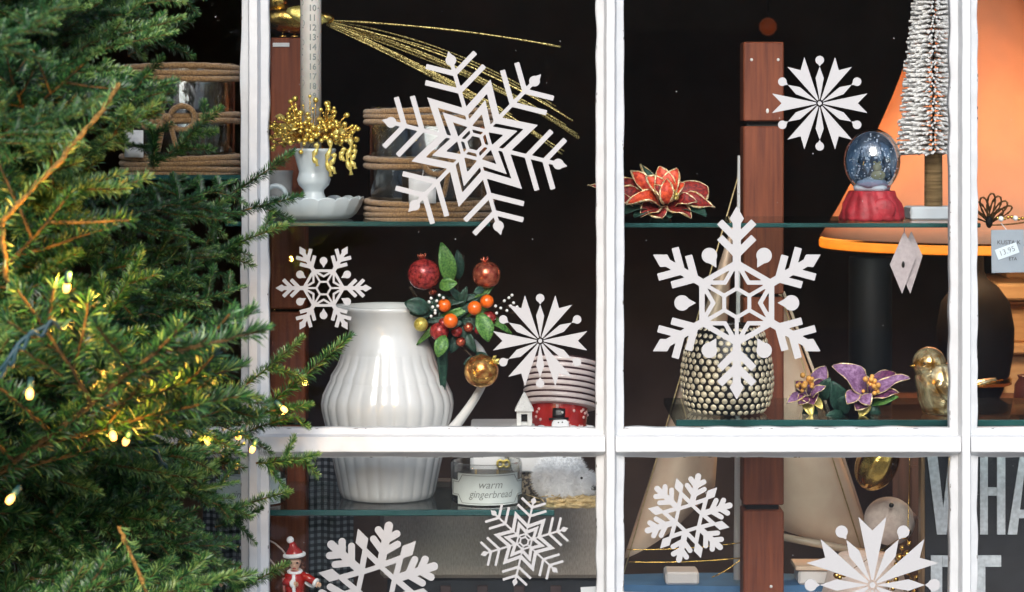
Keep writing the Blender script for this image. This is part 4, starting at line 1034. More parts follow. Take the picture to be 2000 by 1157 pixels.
q.grid([[cn + Vector((49 * math.sin(th) * math.cos(a), 49 * math.sin(th) * math.sin(a), 116 + 57 * math.cos(th))) * kn for a in [PI * (.02 + .96 * j / 20) for j in range(21)]] for th in [PI * (.04 + .74 * i / 14) for i in range(15)]])
q.obj('painted_backdrop', M('painted_night_sky', (.16, .26, .36), .6, col2=(.80, .82, .84), vs=55, stretch=(1, 1, .5), ramp=(.45, .75)), sg, .0006)
q = B(); RG = random.Random(14)
for i in range(3):
    q.lathe(cn + Vector((-18 + i * 24, 12, 70)) * kn, [(2, 0), (2, 12), (14, 14), (4, 40), (9, 42), (.1, 76)], 14, None, kn)
q.obj('tiny_trees', M('frosted_blue_tree', (.05, .09, .14), .7, var=.4, vs=200), sg)
q = B()
for i in range(260):
    d = Vector((RG.gauss(0, 1), RG.gauss(0, 1), RG.gauss(0, 1))).normalized() * RG.uniform(.5, .97); 
    if d.y > .6: continue
    q.ball(cn + Vector((d.x * 54, d.y * 54, 116 + d.z * 61)) * kn, RG.uniform(.7, 2.1) * kn, 5, 4)
tag(q.obj('snow_flecks', FURW, sg), kind='stuff')

# ------------------------------------------------------------------ bottle brush tree
yv = .20; kv = u(yv); cv = Vector((W(1823, 0, yv).x, yv, ZR1))
bt = thing('bottle_brush_tree', 'tall white bottle brush tree on a white block by the lamp', 'ornament', cv)
q = B(); q.box(cv + Vector((8, 0, 12.5)) * kv, (118 * kv, 80 * kv, 25 * kv), .002); q.obj('block_base', M('white_block', (.62, .66, .68), .6, var=.05), bt)
q = B(); q.lathe(cv, [(17, 25), (18, 27), (17.5, 132), (16, 134), (.1, 134)], 28, lambda r, z, a: (r * (1 + .03 * math.sin(z * .9)), z), kv); q.obj('wrapped_trunk', TRUNKT, bt)
q = B(); q.tube([cv + Vector((0, 0, 134)) * kv, cv + Vector((0, 0, 690)) * kv], 2.5 * kv, 6); q.obj('wire_core', GREYV, bt)
q = B(); RV = random.Random(17); n_rows = 58
for i in range(n_rows):
    z = 132 + i * 9.4; rr = 68 - 60 * (i / n_rows) ** 1.25
    for j in range(54):
        a = 2 * PI * j / 54 + RV.uniform(-.1, .1); r1 = rr * RV.uniform(.86, 1.08); dz = RV.uniform(-4, 3)
        p0, p1 = cv + Vector((3 * math.cos(a), 3 * math.sin(a), z)) * kv, cv + Vector((r1 * math.cos(a), r1 * math.sin(a), z + dz - 2)) * kv
        pm = (p0 + p1) / 2 + Vector((0, 0, RV.uniform(-2, 3) * kv))
        q.tube([p0, pm, p1], [1.5 * kv, 2.2 * kv, 2.4 * kv], 4)
tag(q.obj('tinsel_bristles', TINSEL, bt), kind='stuff')

# ------------------------------------------------------------------ dark vase, cards, tag, butterfly
yw = .235; kw = u(yw); cw = Vector((W(1700, 0, yw).x, yw, ZR2)); hw_ = (rowz(ZR2, yw) - 502)
va = thing('smoked_vase', 'tall dark smoked cylinder vase behind the purple flowers', 'vase', cw)
q = B(); q.lathe(cw, [(.1, 0), (40, 0), (42, 3), (42, hw_ - 3), (41, hw_), (38, hw_), (38, 8), (.1, 6)], 48, None, kw); q.obj('vase_body', GREYV, va)

cd = thing('diamond_card', 'grey mauve folded diamond cards hanging under the upper right shelf', 'card', W(1766, 446, .085))
for dx, dy, w in ((0, .082, 1.0), (14, .092, 1.0)):
    q = B(); q.prism([(W(1764 + dx + a * w, 0, dy).x, W(0, b_, dy).z) for a, b_ in ((2, 452), (26 if dx == 0 else 24, 500), (-2 if dx == 0 else 0, 574), (-26, 517))], dy, dy + .0012); q.obj('card_leaf', MAUVE, cd)
q = B(); q.tube([W(1767, 437, .085), W(1766, 455, .083)], .0006, 5); q.obj('thread', GINK, cd)
q = B(); q.ball(W(1764, 517, .0812), 1, 8, 6, (.0022, .0006, .0045)); q.obj('punched_hole', BLACKM, cd)

yk = .085
tg = thing('price_tag', 'grey swing tag with white price sticker in the far right pane', 'tag', W(1968, 446, yk))
T = lambda x, z: Vector((W(1968, 0, yk).x + x, yk - .0012, W(0, 491, yk).z + z))
kk_ = u(yk)
q = B(); q.box(W(1968, 491, yk), (64 * kk_, .0014, 84 * kk_), .0004, Matrix.Rotation(math.radians(-1), 3, 'Y')); q.obj('tag_card', GREYC, tg)
q = B(); add_text(q, 'KUSTA K', 11.5 * kk_, lambda x, z: T(x + 2 * kk_, z + 17 * kk_)); add_text(q, 'ETA', 9 * kk_, lambda x, z: T(x + 10 * kk_, z - 15 * kk_)); q.obj('tag_lettering', INK, tg)
rot = Matrix.Rotation(math.radians(-20), 3, 'Y')
q = B(); q.box(W(1967, 491, yk - .0016), (44 * kk_, .0006, 21 * kk_), .0002, rot); q.obj('price_sticker', M('pale_blue_sticker', (.66, .74, .80), .6, var=.03), tg)
q = B(); add_text(q, '13.95', 15 * kk_, lambda x, z: W(1967, 491, yk - .0022) + rot @ Vector((x, 0, z))); q.obj('sticker_lettering', GINK, tg)
q = B(); q.tube([W(1968, 452, yk), W(1955, 436, yk + .01)], .0007, 5); q.obj('tag_string', PAPER, tg)

WIRE = M('dark_gold_wire', (.16, .09, .035), .35, .8, var=.4, vs=300)
bf = thing('wire_butterfly', 'beaded gold wire butterfly clipped to the end of the upper right shelf', 'ornament', W(1930, 440, .10))
ang_loops = [(1932, 432, 1938, 378, 10), (1932, 432, 1952, 384, 11), (1932, 432, 1966, 394, 11), (1932, 432, 1976, 404, 9), (1932, 432, 1918, 386, 10), (1932, 432, 1906, 396, 10), (1932, 434, 1900, 414, 8), (1934, 434, 1958, 410, 9)]
for i, (x0, y0, x1, y1_, w) in enumerate(ang_loops):
    q = B(); yy = .10; pts = []
    dx, dz = x1 - x0, y1_ - y0; L = math.hypot(dx, dz); nx, nz = -dz / L, dx / L
    for j in range(25):
        a = j / 24 * 2 * PI; t = (1 - math.cos(a)) / 2; s_ = math.sin(a) * w * (.4 + .6 * t)
        pts.append(W(x0 + dx * t + nx * s_, y0 + dz * t + nz * s_, yy - .012 * t + .002 * i))
    q.tube(pts, [1.9 * u(yy) * (1 + .3 * math.sin(j * 2.5)) for j in range(25)], 6); q.obj('wing_loop', WIRE, bf)
for i in range(12):
    q = B(); q.ball(W(1948 + i * 7, 426 + 2 * math.sin(i * 1.3), .095), (5.5 if i % 4 == 1 else 3.6) * u(.095), 10, 7); q.obj('bead', WBERRY if i % 4 == 1 else GOLD, bf)
q = B(); q.ball(W(1932, 434, .096), 1, 12, 8, (7 * u(.1), 7 * u(.1), 12 * u(.1))); q.obj('body', BRONZE, bf)
q = B(); q.tube(bez(W(1932, 440, .098), W(1990, 440, .10), W(2040, 426, .10), 10), 1.8 * u(.1), 6); q.obj('wire_stem', WIRE, bf)

# ------------------------------------------------------------------ lamp
yL = .86; kL = u(yL); zc = W(0, 835, .64).z
lc = Vector((W(1905, 0, yL).x, yL, zc))
lamp = thing('table_lamp', 'large lit table lamp with peach orange shade and dark vase base', 'lamp', lc)
Z = lambda py: W(0, py, yL).z - zc
bp = [(.0001, 0.0), (62 * kL, 0.0), (62 * kL, .012), (46 * kL, .02)] + [(r * kL, Z(py)) for r, py in ((50, 770), (66, 730), (74, 680), (75, 640), (66, 590), (44, 560), (24, 545), (17, 530), (14, 470), (14, 330))] + [(.0001, Z(330))]
q = B(); q.lathe(lc, bp, 48); q.obj('lamp_base', BRONZE, lamp)
q = B(); q.lathe(lc + Vector((0, 0, Z(752))), [(62, 0), (70, 3), (70, 14), (62, 18)], 40, None, kL); q.obj('gilt_band', GOLD, lamp)
prof = [(r * kL, Z(py)) for r, py in ((300, 462), (284, 438), (262, 400), (232, 344), (206, 292), (182, 240), (160, 190), (140, 138), (122, 90), (106, 40), (92, -10), (80, -60), (74, -90))]
q = B(); q.lathe(lc, prof, 96, cap=False); q.obj('lamp_shade', SHADE, lamp, .0012)
q = B(); q.lathe(lc, [(300 * kL, Z(466)), (302 * kL, Z(470)), (302 * kL, Z(480)), (301 * kL, Z(483))], 96, cap=False); q.obj('shade_hem', HEM, lamp, .001)
q = B(); 
for i in range(3):
    a = i * 2 * PI / 3; q.tube([lc + Vector((0, 0, Z(330))), lc + Vector((74 * kL * math.cos(a), 74 * kL * math.sin(a), Z(-88)))], .002, 6)
q.obj('shade_spider', BRONZE, lamp)
BULBL = M('lamp_bulb_glass', (1, .70, .36), .3, emit=18)
q = B(); q.ball(lc + Vector((0, 0, Z(292))), .032, 20, 14); q.obj('light_bulb', BULBL, lamp)
for dx_, pz in ((.075, 300), (-.09, 385)):
    pl = bpy.data.lights.new('lamp_light', 'POINT'); pl.energy = 2.1; pl.color = (1, .70, .42); pl.shadow_soft_size = .03
    po = bpy.data.objects.new('lamp_light', pl); COL.objects.link(po); po.parent = lamp; po.location = (dx_, 0, Z(pz))

a, c = W(1735, 835, .62), W(2400, 835, .62)
cab = thing('wooden_cabinet', 'dark walnut cabinet under the table lamp', 'cabinet', ((a.x + c.x) / 2, .87, .1))
q = B(); q.box(((a.x + c.x) / 2, .87, zc - .012), (c.x - a.x, .50, .0235), .003); q.obj('cabinet_top', CABW, cab)
q = B(); q.box(((a.x + c.x) / 2, .875, (.1 + zc - .025) / 2 ), (c.x - a.x - .02, .47, zc - .026 - .1)); q.obj('cabinet_body', CABW, cab)
for i in range(3):
    w = (c.x - a.x - .06) / 3; q = B(); q.box((a.x + .03 + w * (i + .5), .637, (.1 + zc) / 2), (w - .012, .008, zc - .22), .003); d = q.obj('door', CABW, cab)
    q = B(); q.ball((a.x + .03 + w * (i + .9), .626, zc - .3), .010, 12, 8); q.obj('knob', GOLD, d)

ym = 1.24; mt = thing('mantelpiece', 'pale wooden moulded mantelpiece glowing in the lamp light', 'mantelpiece', (W(2150, 0, ym).x, ym + .12, .1))
for x0, p0_, p1_, dy in ((1935, 551, 583, -.05), (1948, 583.5, 592, -.035), (1958, 592.5, 668, -.01), (1948, 668.5, 690, -.03), (1962, 690.5, 812, -.005), (1950, 812.5, 850, -.03)):
    A_, C_ = W(x0, p0_, ym), W(2420, p1_, ym)
    q = B(); q.box(((A_.x + C_.x) / 2, ym + dy / 2 + .12, (A_.z + C_.z) / 2), (C_.x - A_.x, .24 - dy, A_.z - C_.z), .004); q.obj('moulding', PALEW, mt)
A_ = W(1962, 851, ym); q = B(); q.box(((A_.x + C_.x) / 2, ym + .12, (A_.z + .1) / 2), (C_.x - A_.x, .22, A_.z - .101)); q.obj('pillar', PALEW, mt)
A_ = W(1985, 500, ym); q = B(); q.box(((A_.x + C_.x) / 2, ym + .14, (A_.z + W(0, 550.5, ym).z) / 2), (C_.x - A_.x, .12, A_.z - W(0, 550.5, ym).z), .004)
tag(own_origin(q.obj('wooden_box', PALEW), ((A_.x + C_.x) / 2, ym + .14, W(0, 550.5, ym).z)), 'pale wooden box on the mantelpiece behind the grey tag', 'box')

# dark red pot on cabinet, right edge
cp = Vector((W(2012, 0, .70).x, .70, zc)); q = B(); q.lathe(cp, [(.1, 0), (18, 0), (26, 14), (32, 44), (30, 74), (22, 86), (25, 92), (22, 93), (19, 84), (26, 50), (.1, 8)], 32, None, u(.70))
tag(own_origin(q.obj('brown_pot', M('chocolate_glaze', (.07, .022, .016), .3, var=.2, coat=.5)), cp), 'small brown glazed pot at the right edge on the cabinet', 'pot')

# far pendant lamp: the small orange glow
yz = 2.3; cz = W(1500, 52, yz); kz = u(yz)
pn = thing('pendant_lamp', 'small orange glowing pendant lamp deep in the dark shop', 'lamp', Vector((cz.x, yz, 2.6)))
q = B(); q.tube([cz + Vector((0, 0, .03)), Vector((cz.x, yz, 2.6))], .003, 6); q.obj('flex', BLACKM, pn)
q = B(); q.lathe(cz, [(2, -17), (10, -14), (16, -5), (16, 5), (10, 13), (3, 16)], 24, None, kz, cap=False); q.obj('amber_shade', M('amber_glass', (.55, .10, .02), .4, emit=.07), pn, .002)

# ================================================================== MODEL SAILBOAT
yS = .47; kS = u(yS)
sp = lambda px, py, dy=0: W(px, py, yS + dy)
boat = thing('model_sailboat', 'wooden model sailboat with beige sails and blue gunwale behind right post', 'model boat', Vector((sp(1440, 0).x, yS, PLAT)))
def hull(z0_, z1_, x0, x1, beam, mat, nm, taper):
    q = B(); rows = []
    for i in range(25):
        t = i / 24; x = x0 + (x1 - x0) * t; w = beam * (math.sin(PI * (t * .86 + .10)) ** .6) * (1 if t > .05 else .8)
        row = []
        for (sy, pz) in [(-1, z0_), (-taper, z1_), (taper, z1_), (1, z0_)]:
            row.append(sp(x + (0 if pz == z0_ else (12 if t < .5 else -25) * (abs(t - .5) * 2)), pz) + Vector((0, sy * w, 0)))
        rows.append(row)
    g = q.grid(rows, cv=True); q.face(g[0]); q.face(list(reversed(g[-1])))
    o = q.obj(nm, mat, boat)
    for p in o.data.polygons: p.use_smooth = False
    return o
hull(1132, 1146, 1150, 1712, .052, HULLB, 'gunwale', .99); hull(1146.5, 1283, 1155, 1705, .051, HULLW, 'hull', .35)
for x0, x1, a, c in ((1296, 1361, 1107, 1131.5), (1552, 1622, 1103, 1131.5)):
    A_, C_ = sp(x0, a), sp(x1, c); q = B(); q.box(((A_.x + C_.x) / 2, yS - .02, (A_.z + C_.z) / 2), (C_.x - A_.x, .05, A_.z - C_.z), .003); q.obj('deck_house', HULLW, boat)
A_, C_ = sp(1546, 1094), sp(1628, 1102.6); q = B(); q.box(((A_.x + C_.x) / 2, yS - .02, (A_.z + C_.z) / 2), (C_.x - A_.x, .06, A_.z - C_.z), .001); q.obj('cabin_roof', SAIL, boat)
q = B(); q.tube([sp(1440, 1132, -.04), sp(1446, 304, -.04)], [7.5 * kS, 5.4 * kS], 12); q.obj('mast', M('bright_white_mast', (.9, .89, .87), .5, var=.02), boat)
q = B(); q.tube([sp(1457, 1070, -.04), sp(1452, 440, -.04)], .0012, 5); q.tube([sp(1446, 330, -.04), sp(1218, 1120, -.01)], .001, 5); q.tube([sp(1447, 330, -.04), sp(1700, 1128, 0)], .001, 5)
q.obj('rigging', STRAW, boat)
q = B(); q.tube([sp(1448, 1034, -.02), sp(1775, 1096, -.02)], [7 * kS, 8 * kS], 10); q.obj('boom', wood('pale_boom', (.45, .35, .25), (.55, .44, .33), sx=.1, sz=1), boat)
def sail(tri, belly, nm, n=16, bot=0):
    (ax, ay), (bx2, by2), (cx2, cy2) = tri; rows = []
    for i in range(n + 1):
        t = i / n; row = []
        for j in range(n + 1):
            s = j / n
            x = ax + t * ((bx2 - ax) * (1 - s) + (cx2 - ax) * s); yy = ay + t * ((by2 - ay) * (1 - s) + (cy2 - ay) * s) + bot * t ** 4 * 4 * s * (1 - s)
            row.append(sp(x, yy, -belly * math.sin(PI * s) * math.sin(PI * min(1, t * .8)) + .012))
        rows.append(row)
    q = B(); q.grid(rows); return q.obj(nm, SAIL, boat, .001)
sail(((1436, 420), (1218, 1092), (1396, 950)), .05, 'jib_sail', bot=20)
sail(((1462, 400), (1464, 1010), (1708, 1072)), .045, 'main_sail', bot=12)
q = B(); q.tube([sp(1695, 1040, -.012), sp(1610, 780, -.03), sp(1530, 570, -.02)], 3.2 * kS, 6); q.obj('sail_hem', SAIL, boat)
for a, c in (((1225, 1074), (1450, 1060)), ((1228, 1098), (1470, 1088)), ((1390, 1128), (1450, 1090))):
    q = B(); q.tube(bez(sp(*a, -.045), sp((a[0] + c[0]) / 2, (a[1] + c[1]) / 2 + 8, -.05), sp(*c, -.045), 16), [1.1 * kS * (1 + .3 * math.sin(i * 2.3)) for i in range(17)], 6); q.obj('gold_garland', GOLD, boat)

# ================================================================== BLUSH BIRD, BAUBLE, BEADS, SIGN
yd = .33; kd = u(yd); zd = PLAT
dv = thing('felt_bird', 'blush felt bird figure looking right behind the starburst sticker', 'ornament', Vector((W(1735, 0, yd).x, yd, zd)))
q = B(); cdv = W(1737, 1018, yd)
q.ball(cdv, 1, 28, 18, (50 * kd, 38 * kd, 47 * kd), Matrix.Rotation(math.radians(12), 3, 'Y')); q.obj('head', DOVE, dv)
q = B(); cb = W(1690, 1120, yd + .02); q.lathe(Vector((cb.x, yd + .02, zd)), [(.1, 0), (60, 0), (86, 60), (92, 130), (74, 195), (52, 232), (.1, 238)], 36, None, kd); q.obj('body', DOVE, dv)
q = B(); q.lathe(W(1776, 1012, yd - .004), [(17, 0), (10, 10), (.1, 17)], 14, lambda r, z, a: (r * (1 if math.sin(a) > 0 else .8), z), kd, Matrix.Rotation(math.radians(86), 3, 'Y')); q.obj('beak', M('rosy_beak', (.38, .22, .18), .6), dv)
q = B(); q.ball(W(1741, 987, yd - .036), 5 * kd, 10, 8); q.obj('eye', BLACKM, dv)

yB = .27; gbn = thing('gold_bauble', 'ridged gold bauble hanging above the blush felt bird', 'bauble', W(1712, 900, yB))
q = B(); q.ball(W(1714, 906, yB), 1, 40, 18, (40 * u(yB), 40 * u(yB), 54 * u(yB)), Matrix.Rotation(math.radians(28), 3, 'Y'), lambda p: 1 + .03 * math.sin(math.atan2(p.y, p.x) * 9)); q.obj('bauble_body', GOLD, gbn)
q = B(); q.lathe(W(1738, 862, yB), [(9, 0), (10, 3), (9, 10), (4, 12)], 16, None, u(yB)); q.tube([W(1738, 852, yB), W(1738, 836, yB)], .0008, 5); q.obj('cap', GOLDG, gbn)
bd = thing('bead_garland', 'string of gold beads hanging beside the black lettered sign', 'garland', W(1778, 850, .30))
pth = [(1768, 1048), (1776, 1062), (1762, 1070), (1772, 1082), (1757, 1088), (1766, 1098), (1750, 1102), (1758, 1114), (1742, 1120), (1750, 1132), (1735, 1140), (1744, 1150), (1768, 1150), (1780, 1140), (1790, 1128), (1775, 1118), (1786, 1158), (1760, 1165), (1748, 1168), (1732, 1160), (1775, 1040), (1640, 1128), (1648, 1122), (1634, 1124)]
for i, (x, y_) in enumerate(pth):
    q = B(); q.ball(W(x, y_, .275 + .006 * math.sin(i * 2)), R.uniform(4.2, 7.2) * u(.28), 10, 7); q.obj('bead', GOLD, bd)
q = B(); q.tube([W(1778, 838, .29), W(1776, 950, .31), W(1773, 1038, .285)] + [W(x, y_, .28) for x, y_ in pth], .0006, 5); q.obj('thread', GOLD, bd)

yI = .215; x0, x1 = W(1806, 0, yI).x, W(2190, 0, yI).x; z0, z1 = PLAT, W(0, 850, yI).z
sgn = thing('lettered_sign', 'black sign with large white capital letters WHA and ET in bottom right corner', 'sign', ((x0 + x1) / 2, yI, PLAT))
q = B(); q.box(((x0 + x1) / 2, yI + .008, (z0 + z1) / 2), (x1 - x0, .014, z1 - z0), .001); q.obj('board', SIGNB, sgn)
q = B(); q.box((x0 - .003, yI + .007, (z0 + z1) / 2), (.006, .020, z1 - z0), .001); q.obj('frame_strip', wood('worn_gilt_wood', (.10, .05, .02), (.24, .14, .06)), sgn)
def letter(polys, nm='letter'):
    q = B()
    for i, pl_ in enumerate(polys): q.prism([(W(px, 0, yI).x, W(0, py, yI).z) for px, py in pl_], yI - .0015 - .0004 * i, yI + .0015)
    q.obj(nm, SIGNL, sgn)
T0, T1 = 876, 1044
letter([[(1809, T0), (1829, T0), (1848, T1), (1830, T1)], [(1852, T0 + 30), (1864, T0 + 30), (1848, T1), (1836, T1)], [(1852, T0 + 30), (1864, T0 + 30), (1886, T1), (1870, T1)], [(1889, T0), (1905, T0), (1890, T1), (1872, T1)]])
letter([[(1914, T0), (1929, T0), (1929, T1), (1914, T1)], [(1947, T0), (1963, T0), (1963, T1), (1947, T1)], [(1929.5, 952), (1946.5, 952), (1946.5, 968), (1929.5, 968)]])
letter([[(1994, T0), (2006, T0), (1986, T1), (1968, T1)], [(2006, T0), (2016, T0), (2044, T1), (2026, T1)], [(1990, 996), (2020, 996), (2023, 1012), (1987, 1012)]])
letter([[(2034, T0), (2104, T0), (2104, T0 + 20), (2034, T0 + 20)], [(2060, T0 + 20.5), (2078, T0 + 20.5), (2078, T1), (2060, T1)]])
U0, U1 = 1085, 1250
letter([[(1818, U0), (1840, U0), (1840, U1), (1818, U1)], [(1840.5, U0), (1866, U0), (1866, U0 + 22), (1840.5, U0 + 22)], [(1840.5, 1158), (1860, 1158), (1860, 1176), (1840.5, 1176)], [(1840.5, U1 - 20), (1866, U1 - 20), (1866, U1), (1840.5, U1)]])
letter([[(1872, U0), (1955, U0), (1955, U0 + 22), (1872, U0 + 22)], [(1903, U0 + 22.5), (1924, U0 + 22.5), (1924, U1), (1903, U1)]])

# ================================================================== FIR TREE
def needles_mesh(seed, axes, dens=2700, nl=(.0115, .0165)):
    """axes: list of (points, r0, r1). One mesh: needles (slot 0) on stems (slot 1)."""
    rg = np.random.default_rng(seed); V = []; F = []; MI = []; TI = []
    for pts, r0, r1, tip_light in axes:
        P = np.array(pts); seg = np.diff(P, axis=0); sl_ = np.linalg.norm(seg, axis=1); cum = np.concatenate([[0], np.cumsum(sl_)]); L = cum[-1]
        n = max(20, int(L * dens)); t = np.sort(rg.uniform(.0, 1, n)) * L
        i = np.clip(np.searchsorted(cum, t) - 1, 0, len(sl_) - 1); f = (t - cum[i]) / sl_[i]
        base = P[i] + seg[i] * f[:, None]; d = seg[i] / sl_[i][:, None]
        ref = np.tile(np.array([0, 0, 1.]), (n, 1)); s = np.cross(d, ref); s /= np.linalg.norm(s, axis=1)[:, None] + 1e-9; w = np.cross(s, d)
        ph = rg.uniform(-PI, PI, n); ph = np.where((ph < -.6) & (ph > -2.5) & (rg.random(n) < .65), ph + PI, ph)     # fewer needles underneath
        rad = s * np.cos(ph)[:, None] + w * np.sin(ph)[:, None]
        tt = t / L; an = np.radians(rg.normal(58, 9, n) - 28 * np.clip((tt - .8) / .2, 0, 1))
        dr = d * np.cos(an)[:, None] + rad * np.sin(an)[:, None] + rg.normal(0, .10, (n, 3)); dr /= np.linalg.norm(dr, axis=1)[:, None]
        ln = rg.uniform(nl[0], nl[1], n) * (1 - .25 * np.clip((tt - .85) / .15, 0, 1))
        tip = base + dr * ln[:, None]; mid = base + dr * (ln * .55)[:, None] + d * (ln * .06)[:, None]
        o1 = np.cross(dr, d); o1 /= np.linalg.norm(o1, axis=1)[:, None] + 1e-9; o2 = np.cross(dr, o1)
        hw = .00075
        A, Bq, C = mid + o1 * hw, mid - o1 * hw * .6 + o2 * hw * .8, mid - o1 * hw * .6 - o2 * hw * .8
        k0 = len(V); arr = np.stack([base, A, Bq, C, tip], 1).reshape(-1, 3); V.extend(map(tuple, arr))
        idx = k0 + 5 * np.arange(n)
        for q in idx:
            q = int(q); F += [(q, q + 1, q + 2), (q, q + 2, q + 3), (q, q + 3, q + 1), (q + 4, q + 2, q + 1), (q + 4, q + 3, q + 2), (q + 4, q + 1, q + 3)]
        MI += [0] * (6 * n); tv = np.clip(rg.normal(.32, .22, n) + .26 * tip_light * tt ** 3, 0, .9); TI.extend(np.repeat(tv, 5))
        m = len(P); k0 = len(V)
        for j in range(m):
            dd = seg[min(j, m - 2)]; dd = dd / np.linalg.norm(dd); a1 = np.cross(dd, [.1, .2, 1]); a1 /= np.linalg.norm(a1); a2 = np.cross(dd, a1); rr = r0 + (r1 - r0) * j / (m - 1)
            for q in range(5): V.append(tuple(P[j] + (a1 * math.cos(q * 1.2566) + a2 * math.sin(q * 1.2566)) * rr)); TI.append(.3)
        for j in range(m - 1):
            for q in range(5): F.append((k0 + j * 5 + q, k0 + j * 5 + (q + 1) % 5, k0 + j * 5 + 5 + (q + 1) % 5, k0 + j * 5 + 5 + q)); MI.append(1)
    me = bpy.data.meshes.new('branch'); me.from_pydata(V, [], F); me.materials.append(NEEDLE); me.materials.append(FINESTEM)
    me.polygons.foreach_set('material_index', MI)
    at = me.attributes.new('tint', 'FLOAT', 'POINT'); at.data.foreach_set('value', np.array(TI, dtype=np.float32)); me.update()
    return me
def curve_pts(p, d, L, droop, n=7, rg=None):
    p = np.array(p, float); d = np.array(d, float); d /= np.linalg.norm(d); out = [p.copy()]
    for i in range(n):
        d = d + np.array([0, 0, droop / n]) + (rg.normal(0, .04, 3) if rg is not None else 0); d /= np.linalg.norm(d); p = p + d * L / n; out.append(p.copy())
    return out
def branch_axes(seed, L):
    rg = np.random.default_rng(seed); ax = []
    main = curve_pts((0, 0, 0), (1, 0, 0), L, .25, 10, rg); ax.append((main, .0035, .0012, 1.0))
    s = .16; side = 1
    while s < .93:
        i = s * 10; j = int(i); p = main[j] + (main[min(j + 1, 10)] - main[j]) * (i - j)
        l = L * (.50 * (1 - s) + .13) * rg.uniform(.7, 1.15)
        an = math.radians(rg.uniform(42, 58)); d = (math.cos(an), side * math.sin(an), rg.normal(.05, .2))
        tw = curve_pts(p, d, l, rg.uniform(-.15, .3), 6, rg); ax.append((tw, .0018, .0009, 1.0))
        if l > .1:
            q = .3
            sd_ = side
            while q < .85:
                j2 = int(q * 6); p2 = tw[j2]; l2 = l * (.42 * (1 - q) + .14) * rg.uniform(.8, 1.2); dm = np.array(tw[j2 + 1]) - tw[j2]; dm /= np.linalg.norm(dm)
                c, s_ = math.cos(sd_ * .85), math.sin(sd_ * .85); d2 = (dm[0] * c - dm[1] * s_, dm[0] * s_ + dm[1] * c, dm[2] + rg.normal(0, .2)); ax.append((curve_pts(p2, d2, max(.03, l2), .1, 4, rg), .0012, .0008, 1.0)); sd_ = -sd_; q += .17
        side = -side; s += .062
    return ax
BR = [needles_mesh(100 + i, branch_axes(100 + i, .40)) for i in range(7)]
def twig_axes(seed, L, sides):
    rg = np.random.default_rng(seed); main = curve_pts((0, 0, 0), (1, 0, 0), L, rg.uniform(-.1, .3), 7, rg); ax = [(main, .0019, .0010, 1.0)]
    for q in range(sides):
        s = .25 + .5 * q / max(1, sides - 1) if sides > 1 else .45; p = main[int(s * 7)]; sd_ = 1 if q % 2 else -1
        ax.append((curve_pts(p, (.75, sd_ * .7, rg.normal(0, .2)), L * (.55 - .35 * s), .1, 5, rg), .0013, .0008, 1.0))
    return ax
TW = [needles_mesh(300 + i, twig_axes(300 + i, .16, i % 4), 3000) for i in range(6)]

TX, TY = W(-255, 0, -.56).x, -.56
tree = thing('fir_tree', 'bushy green fir Christmas tree with fairy lights in front of the shop window', 'tree', (TX, TY, 0))
q = B(); q.tube([(TX + .01 * math.sin(i), TY + .008 * math.cos(i * 1.7), 4.0 * i / 20) for i in range(21)], [.055 * (1 - i / 21) + .006 for i in range(21)], 12); q.obj('trunk', BARK, tree)
q = B(); q.lathe((TX, TY, 0), [(.0001, .0), (.20, 0), (.22, .03), (.19, .30), (.17, .30), (.17, .1), (.0001, .1)], 32); q.obj('pot', M('black_tub', (.02, .02, .02), .5), tree)
RTREE = random.Random(77)
def RAD(z): return min(.45, .158 * (4.05 - z)) if z < 1.45 else .118 * (4.05 - z)
def put_branch(z, az, pitch, L, roll=0):
    d = Vector((math.cos(az) * math.cos(pitch), math.sin(az) * math.cos(pitch), math.sin(pitch)))
    zup = Vector((0, 0, 1)); yv_ = zup.cross(d).normalized(); zv = d.cross(yv_)
    m = Matrix((d, yv_, zv)).transposed() @ Matrix.Rotation(roll, 3, 'X')
    s = L / .40
    r0 = .02
    return link_part(RTREE.choice(BR), 'branch', tree, Vector((TX, TY, z)) + Vector((math.cos(az), math.sin(az), 0)) * r0, m.to_quaternion(), s)
z = .42; nb = 0; ph = 0
while z < 4.0:
    dense = .80 < z < 1.80
    n = 10 if dense else 6
    for i in range(n):
        az = ph + 2 * PI * i / n + RTREE.uniform(-.2, .2)
        pitch = math.radians(RTREE.uniform(-22, 34)) if z < 3 else math.radians(RTREE.uniform(15, 45))
        L = RAD(z) * RTREE.uniform(.62, 1.10) / max(.75, math.cos(pitch))
        if math.sin(az) * L * math.cos(pitch) > .46: L = .46 / (math.sin(az) * math.cos(pitch))
        z_ = z + RTREE.uniform(-.03, .03); L = max(.12, L); rl = RTREE.uniform(-.8, .8)
        tp = Vector((TX + math.cos(az) * math.cos(pitch) * L, TY + math.sin(az) * math.cos(pitch) * L, z_ + math.sin(pitch) * L))
        if z_ < 1.42 and RTREE.random() < .10: continue
        k_ = u(tp.y); tx_, ty_ = 1000 + tp.x / k_, H - (tp.z - EYE) / k_
        if tx_ > 452 and 430 < ty_ < 660: continue      # the bare stretch of the left frame post
        if tx_ > 560: continue
        if tx_ > 440 and 990 < ty_ < 1240: continue        # a gap in the crown where the dolls show
        put_branch(z_, az, pitch, L, rl); nb += 1
    ph += 2.4; z += .075 if dense else .17
